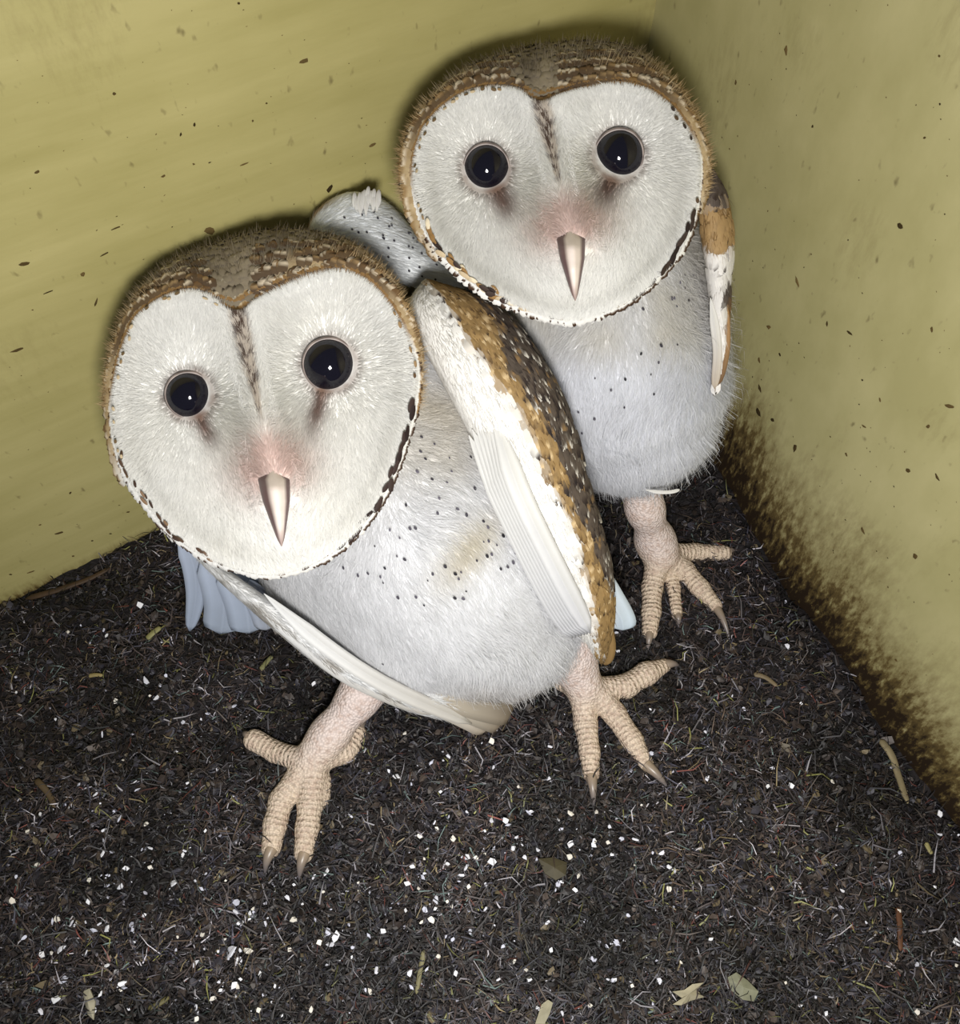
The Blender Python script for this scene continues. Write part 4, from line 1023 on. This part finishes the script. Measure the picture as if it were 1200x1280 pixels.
for i, (x, y, s) in enumerate(chips):
    P = floor_hit(np.array(float(x)), np.array(float(y))); P[2] = float(floor_z(P[0:1], P[1:2])[0]) + .0032
    o = bpy.data.objects.new('bone_chip', CHIP_ME[i % 8]); COL.objects.link(o)
    o.location = P; k = s * .00030; o.scale = (k, k * rng.uniform(.7, 1.1), k); o.rotation_euler = (rng.normal(0, .3), rng.normal(0, .3), rng.uniform(0, 6.28))
    lb = CHIP_LABEL.get((x, y))
    tag(o, lb or 'small white chip lying on the dark litter', 'chip', 'white chips scattered over the litter')

def strip(name, pts, w, colour, label, cat, group=None):
    """a flattened stalk lying on the litter; pts in pixels"""
    n, m = 12, 8; p = interp_path(pts, n); X = floor_hit(p[:, 0], p[:, 1]); X[:, 2] = floor_z(X[:, 0], X[:, 1]) + .0028
    X[:, 2] = np.convolve(np.pad(X[:, 2], 2, 'edge'), np.ones(5) / 5, 'valid')
    T = unit(np.gradient(X, axis=0)); S = unit(np.cross(T, [0, 0, 1.])); U = np.cross(S, T); A_ = np.arange(m) / m * 2 * np.pi
    t = np.linspace(0, 1, n); r = w * .00033 * .5 * np.sqrt(np.clip(1 - np.abs(2 * t - 1) ** 10, .02, 1)) * (1.1 - .3 * t)
    V = X[:, None] + r[:, None, None] * (np.cos(A_)[None, :, None] * S[:, None] + .5 * np.sin(A_)[None, :, None] * U[:, None])
    V = V.reshape(-1, 3); o3 = X[n // 2].copy()
    F = gridf(n, m, True); caps = np.array([list(range(m))[::-1], list(range((n - 1) * m, n * m))])
    c = np.broadcast_to(lin(colour), V.shape) * (0.8 + .4 * vnoise(V * 500, 5))[:, None]
    o = mk(name, V - o3, [F, caps], M_STRAW, None, c); o.location = o3
    return tag(o, label, cat, group)
strip('straw', [(188, 804), (196, 797), (206, 790)], 9, (136, 132, 88), 'short yellow straw stub lying left of the front owl\'s drooping quills', 'straw')
strip('straw', [(330, 844), (337, 834), (344, 826)], 7, (120, 118, 80), 'short greenish straw stub lying below the front owl\'s folded wing edge', 'straw')
strip('straw', [(112, 846), (121, 845), (130, 846)], 6, (142, 128, 86), 'tiny flat yellow straw bit lying at the left, below the wall', 'straw')
strip('straw', [(531, 1188), (526, 1212), (521, 1243)], 6, (124, 118, 88), 'thin upright pale stalk at the bottom edge of the litter', 'straw')
strip('straw', [(1098, 925), (1112, 945), (1122, 975), (1130, 1008)], 10, (128, 116, 88), 'long tan stalk on the litter beside the right wall', 'straw')
strip('straw', [(1150, 1056), (1155, 1064), (1159, 1070)], 6, (140, 132, 88), 'tiny yellow straw bit right of the long tan stalk', 'straw')
strip('straw', [(46, 975), (60, 990), (70, 1010)], 8, (80, 66, 46), 'dull brown stalk at the left side of the litter', 'straw')
strip('straw', [(1118, 1135), (1119, 1160), (1120, 1190)], 7, (88, 58, 40), 'reddish brown stick at the lower right of the litter', 'stick')
strip('twig', [(35, 752), (75, 742), (110, 728), (140, 712)], 9, (66, 50, 34), 'brown twig lying along the foot of the left wall', 'twig')
strip('twig', [(940, 845), (955, 850), (968, 862)], 7, (112, 98, 76), 'short grey twig right of the front owl\'s outstretched toe', 'twig')
strip('straw', [(640, 870), (650, 866), (662, 862)], 5, (120, 108, 84), 'small dull straw bit between the front owl\'s tail tip and foot', 'straw') if False else None
strip('straw', [(190, 1262), (205, 1254), (215, 1246)], 6, (96, 90, 58), 'olive straw bit at the bottom left of the litter', 'straw')

def leaf(name, outline, thick, colour, label, cat):
    p = np.asarray(outline, float); n = len(p); X = floor_hit(p[:, 0], p[:, 1]); c3 = X.mean(0)
    zc = float(floor_z(c3[0:1], c3[1:2])[0]) + .0040
    top = X.copy(); top[:, 2] = zc + rng.normal(0, .0005, n); bot = top - [0, 0, thick]
    V = np.concatenate([top, bot, [[c3[0], c3[1], zc + .0012]], [[c3[0], c3[1], zc - thick]]]); o3 = np.array([c3[0], c3[1], zc])
    i = np.arange(n); j = (i + 1) % n
    F = [np.stack([i, j, np.full(n, 2 * n)], 1), np.stack([j + n, i + n, np.full(n, 2 * n + 1)], 1), np.stack([i + n, j + n, j, i], 1)]
    c = np.broadcast_to(lin(colour), V.shape) * (0.75 + .5 * vnoise(V * 600, 5))[:, None]
    o = mk(name, V - o3, F, M_STRAW, None, c, False); o.location = o3
    return tag(o, label, cat)
leaf('flake', [(838, 1240), (852, 1238), (862, 1231), (876, 1229), (868, 1238), (877, 1247), (862, 1251), (848, 1257), (838, 1256), (850, 1248)], .0008, (158, 150, 126), 'jagged pale flake at the bottom edge of the litter', 'flake')
leaf('flake', [(908, 1222), (918, 1216), (932, 1226), (945, 1240), (940, 1252), (926, 1250), (912, 1238)], .0010, (118, 118, 98), 'grey green lump right of the jagged pale flake', 'flake')
leaf('flake', [(676, 1256), (684, 1250), (690, 1254), (686, 1268), (680, 1280), (668, 1280)], .0008, (160, 154, 132), 'pale flake cut by the bottom edge of the picture', 'flake')
leaf('flake', [(672, 1076), (690, 1074), (708, 1080), (706, 1096), (694, 1102), (680, 1094)], .0010, (66, 60, 42), 'olive brown leaf scrap among the white chips', 'leaf')
leaf('flake', [(108, 1240), (117, 1236), (124, 1252), (122, 1275), (114, 1268)], .0008, (158, 152, 132), 'narrow pale flake at the bottom left', 'flake')

# ------------------------------------------------------------------ specks of dirt stuck to the walls
def specks(wall, which, pts):
    V = []; F = []; C = []; base = 0
    e, n = (e1, n1) if which == 1 else (e2, n2); k = 7
    for (x, y, a, b, ang) in pts:
        a *= .82; b *= .82
        P = wall_hit(np.array(float(x)), np.array(float(y)), which); d = float((P - CAM) @ FWD)
        Q = wall_hit(np.array(x + math.cos(ang) * 4.0), np.array(y + math.sin(ang) * 4.0), which); u = unit(Q - P); v = np.cross(n, u)
        an = np.arange(k) / k * 2 * np.pi; r = rng.uniform(.6, 1.1, k)
        ring = P + (np.cos(an) * r * a)[:, None] * u * d / F_PX + (np.sin(an) * r * b)[:, None] * v * d / F_PX + n * .0001
        V += [ring, (P + n * min(.0012, b * .4 * d / F_PX))[None]]; i = np.arange(k)
        F.append(np.stack([i, (i + 1) % k, np.full(k, k)], 1) + base); base += k + 1
        C.append(np.repeat((lin((76, 62, 36)) * rng.uniform(.35, 1.9))[None], k + 1, 0))
    o = mk('dirt_specks', np.concatenate(V), np.concatenate(F), M_DIRT, None, np.concatenate(C)); o.parent = wall; o.matrix_parent_inverse = wall.matrix_world.inverted()
    return tag(o, kind='stuff')
bpy.context.view_layer.update()
ptl = [(262, 288, 10, 8, .2), (380, 76, 9, 3.5, -.25), (466, 181, 8, 3, -.5), (412, 236, 4, 8, .5), (46, 215, 6, 3, -.4), (143, 117, 3, 2.5, 0), (204, 220, 5, 2.5, -.5), (243, 156, 2, 4, .2), (226, 168, 2, 3.5, .2), (298, 4, 3, 2, 0), (104, 342, 4, 5, .3), (30, 330, 9, 4, -.3), (316, 151, 2, 2, 0), (333, 129, 2, 2, 0), (242, 205, 2.5, 2, 0), (262, 203, 3, 1.5, -.3), (305, 205, 8, 1.5, -.4), (120, 378, 2, 9, .15), (74, 666, 8, 3, -.3), (50, 656, 2.5, 2, 0), (91, 695, 2.5, 2, 0), (138, 667, 2.5, 2, 0), (38, 715, 7, 2, -.3), (22, 437, 12, 3, -.4), (160, 640, 3, 2, 0), (115, 676, 2.5, 2, 0), (13, 718, 3, 2, 0), (88, 616, 2, 3, 0), (60, 365, 9, 1.6, -.4), (130, 318, 10, 1.5, -.5), (145, 285, 9, 1.5, -.4)]
for _ in range(110):
    y = rng.uniform(0, 720); x = rng.uniform(0, 520)
    ptl.append((x, y, rng.uniform(.6, 2.2), rng.uniform(.5, 1.0), rng.normal(-.35, .25)))
ptr = [(983, 62, 3, 10, .0), (1125, 283, 7, 5, .5), (920, 103, 3, 5, 0), (997, 352, 3, 9, -.4), (1188, 508, 11, 3.5, .15), (1079, 663, 3, 8, -.3), (1062, 416, 7, 2.5, .7), (1165, 412, 3, 6, 0), (1016, 158, 3, 3, 0), (1156, 172, 3, 2, 0), (1135, 588, 6, 4, -.5), (1172, 597, 2.5, 8, -.4), (1080, 533, 6, 2, .6), (1160, 533, 5, 3, -.5), (1144, 695, 6, 5, 0), (949, 450, 3, 6, .2), (975, 443, 3, 3, 0), (961, 409, 6, 4, 0), (1100, 500, 3, 4, 0), (1034, 405, 2, 6, .2), (1078, 475, 3, 2, .5), (1120, 825, 4, 3, 0), (994, 560, 4, 9, .7), (948, 515, 6, 9, .1), (966, 525, 6, 4, 0), (950, 485, 3, 8, -.2), (1058, 568, 3, 4, 0), (1175, 130, 2, 2, 0), (1174, 70, 3, 2, 0)]
for _ in range(420):
    q = rng.uniform(0, 1); s = .03 + .33 * q; z = .28 * rng.uniform(0, 1) ** 1.7
    P = K + e2 * s + np.array([0, 0, z]); x, y = project(P)
    ptr.append((float(x), float(y), rng.uniform(.6, 1.9), rng.uniform(.6, 1.9), rng.uniform(0, 3)))
specks(wall_l, 1, ptl); specks(wall_r, 2, ptr)
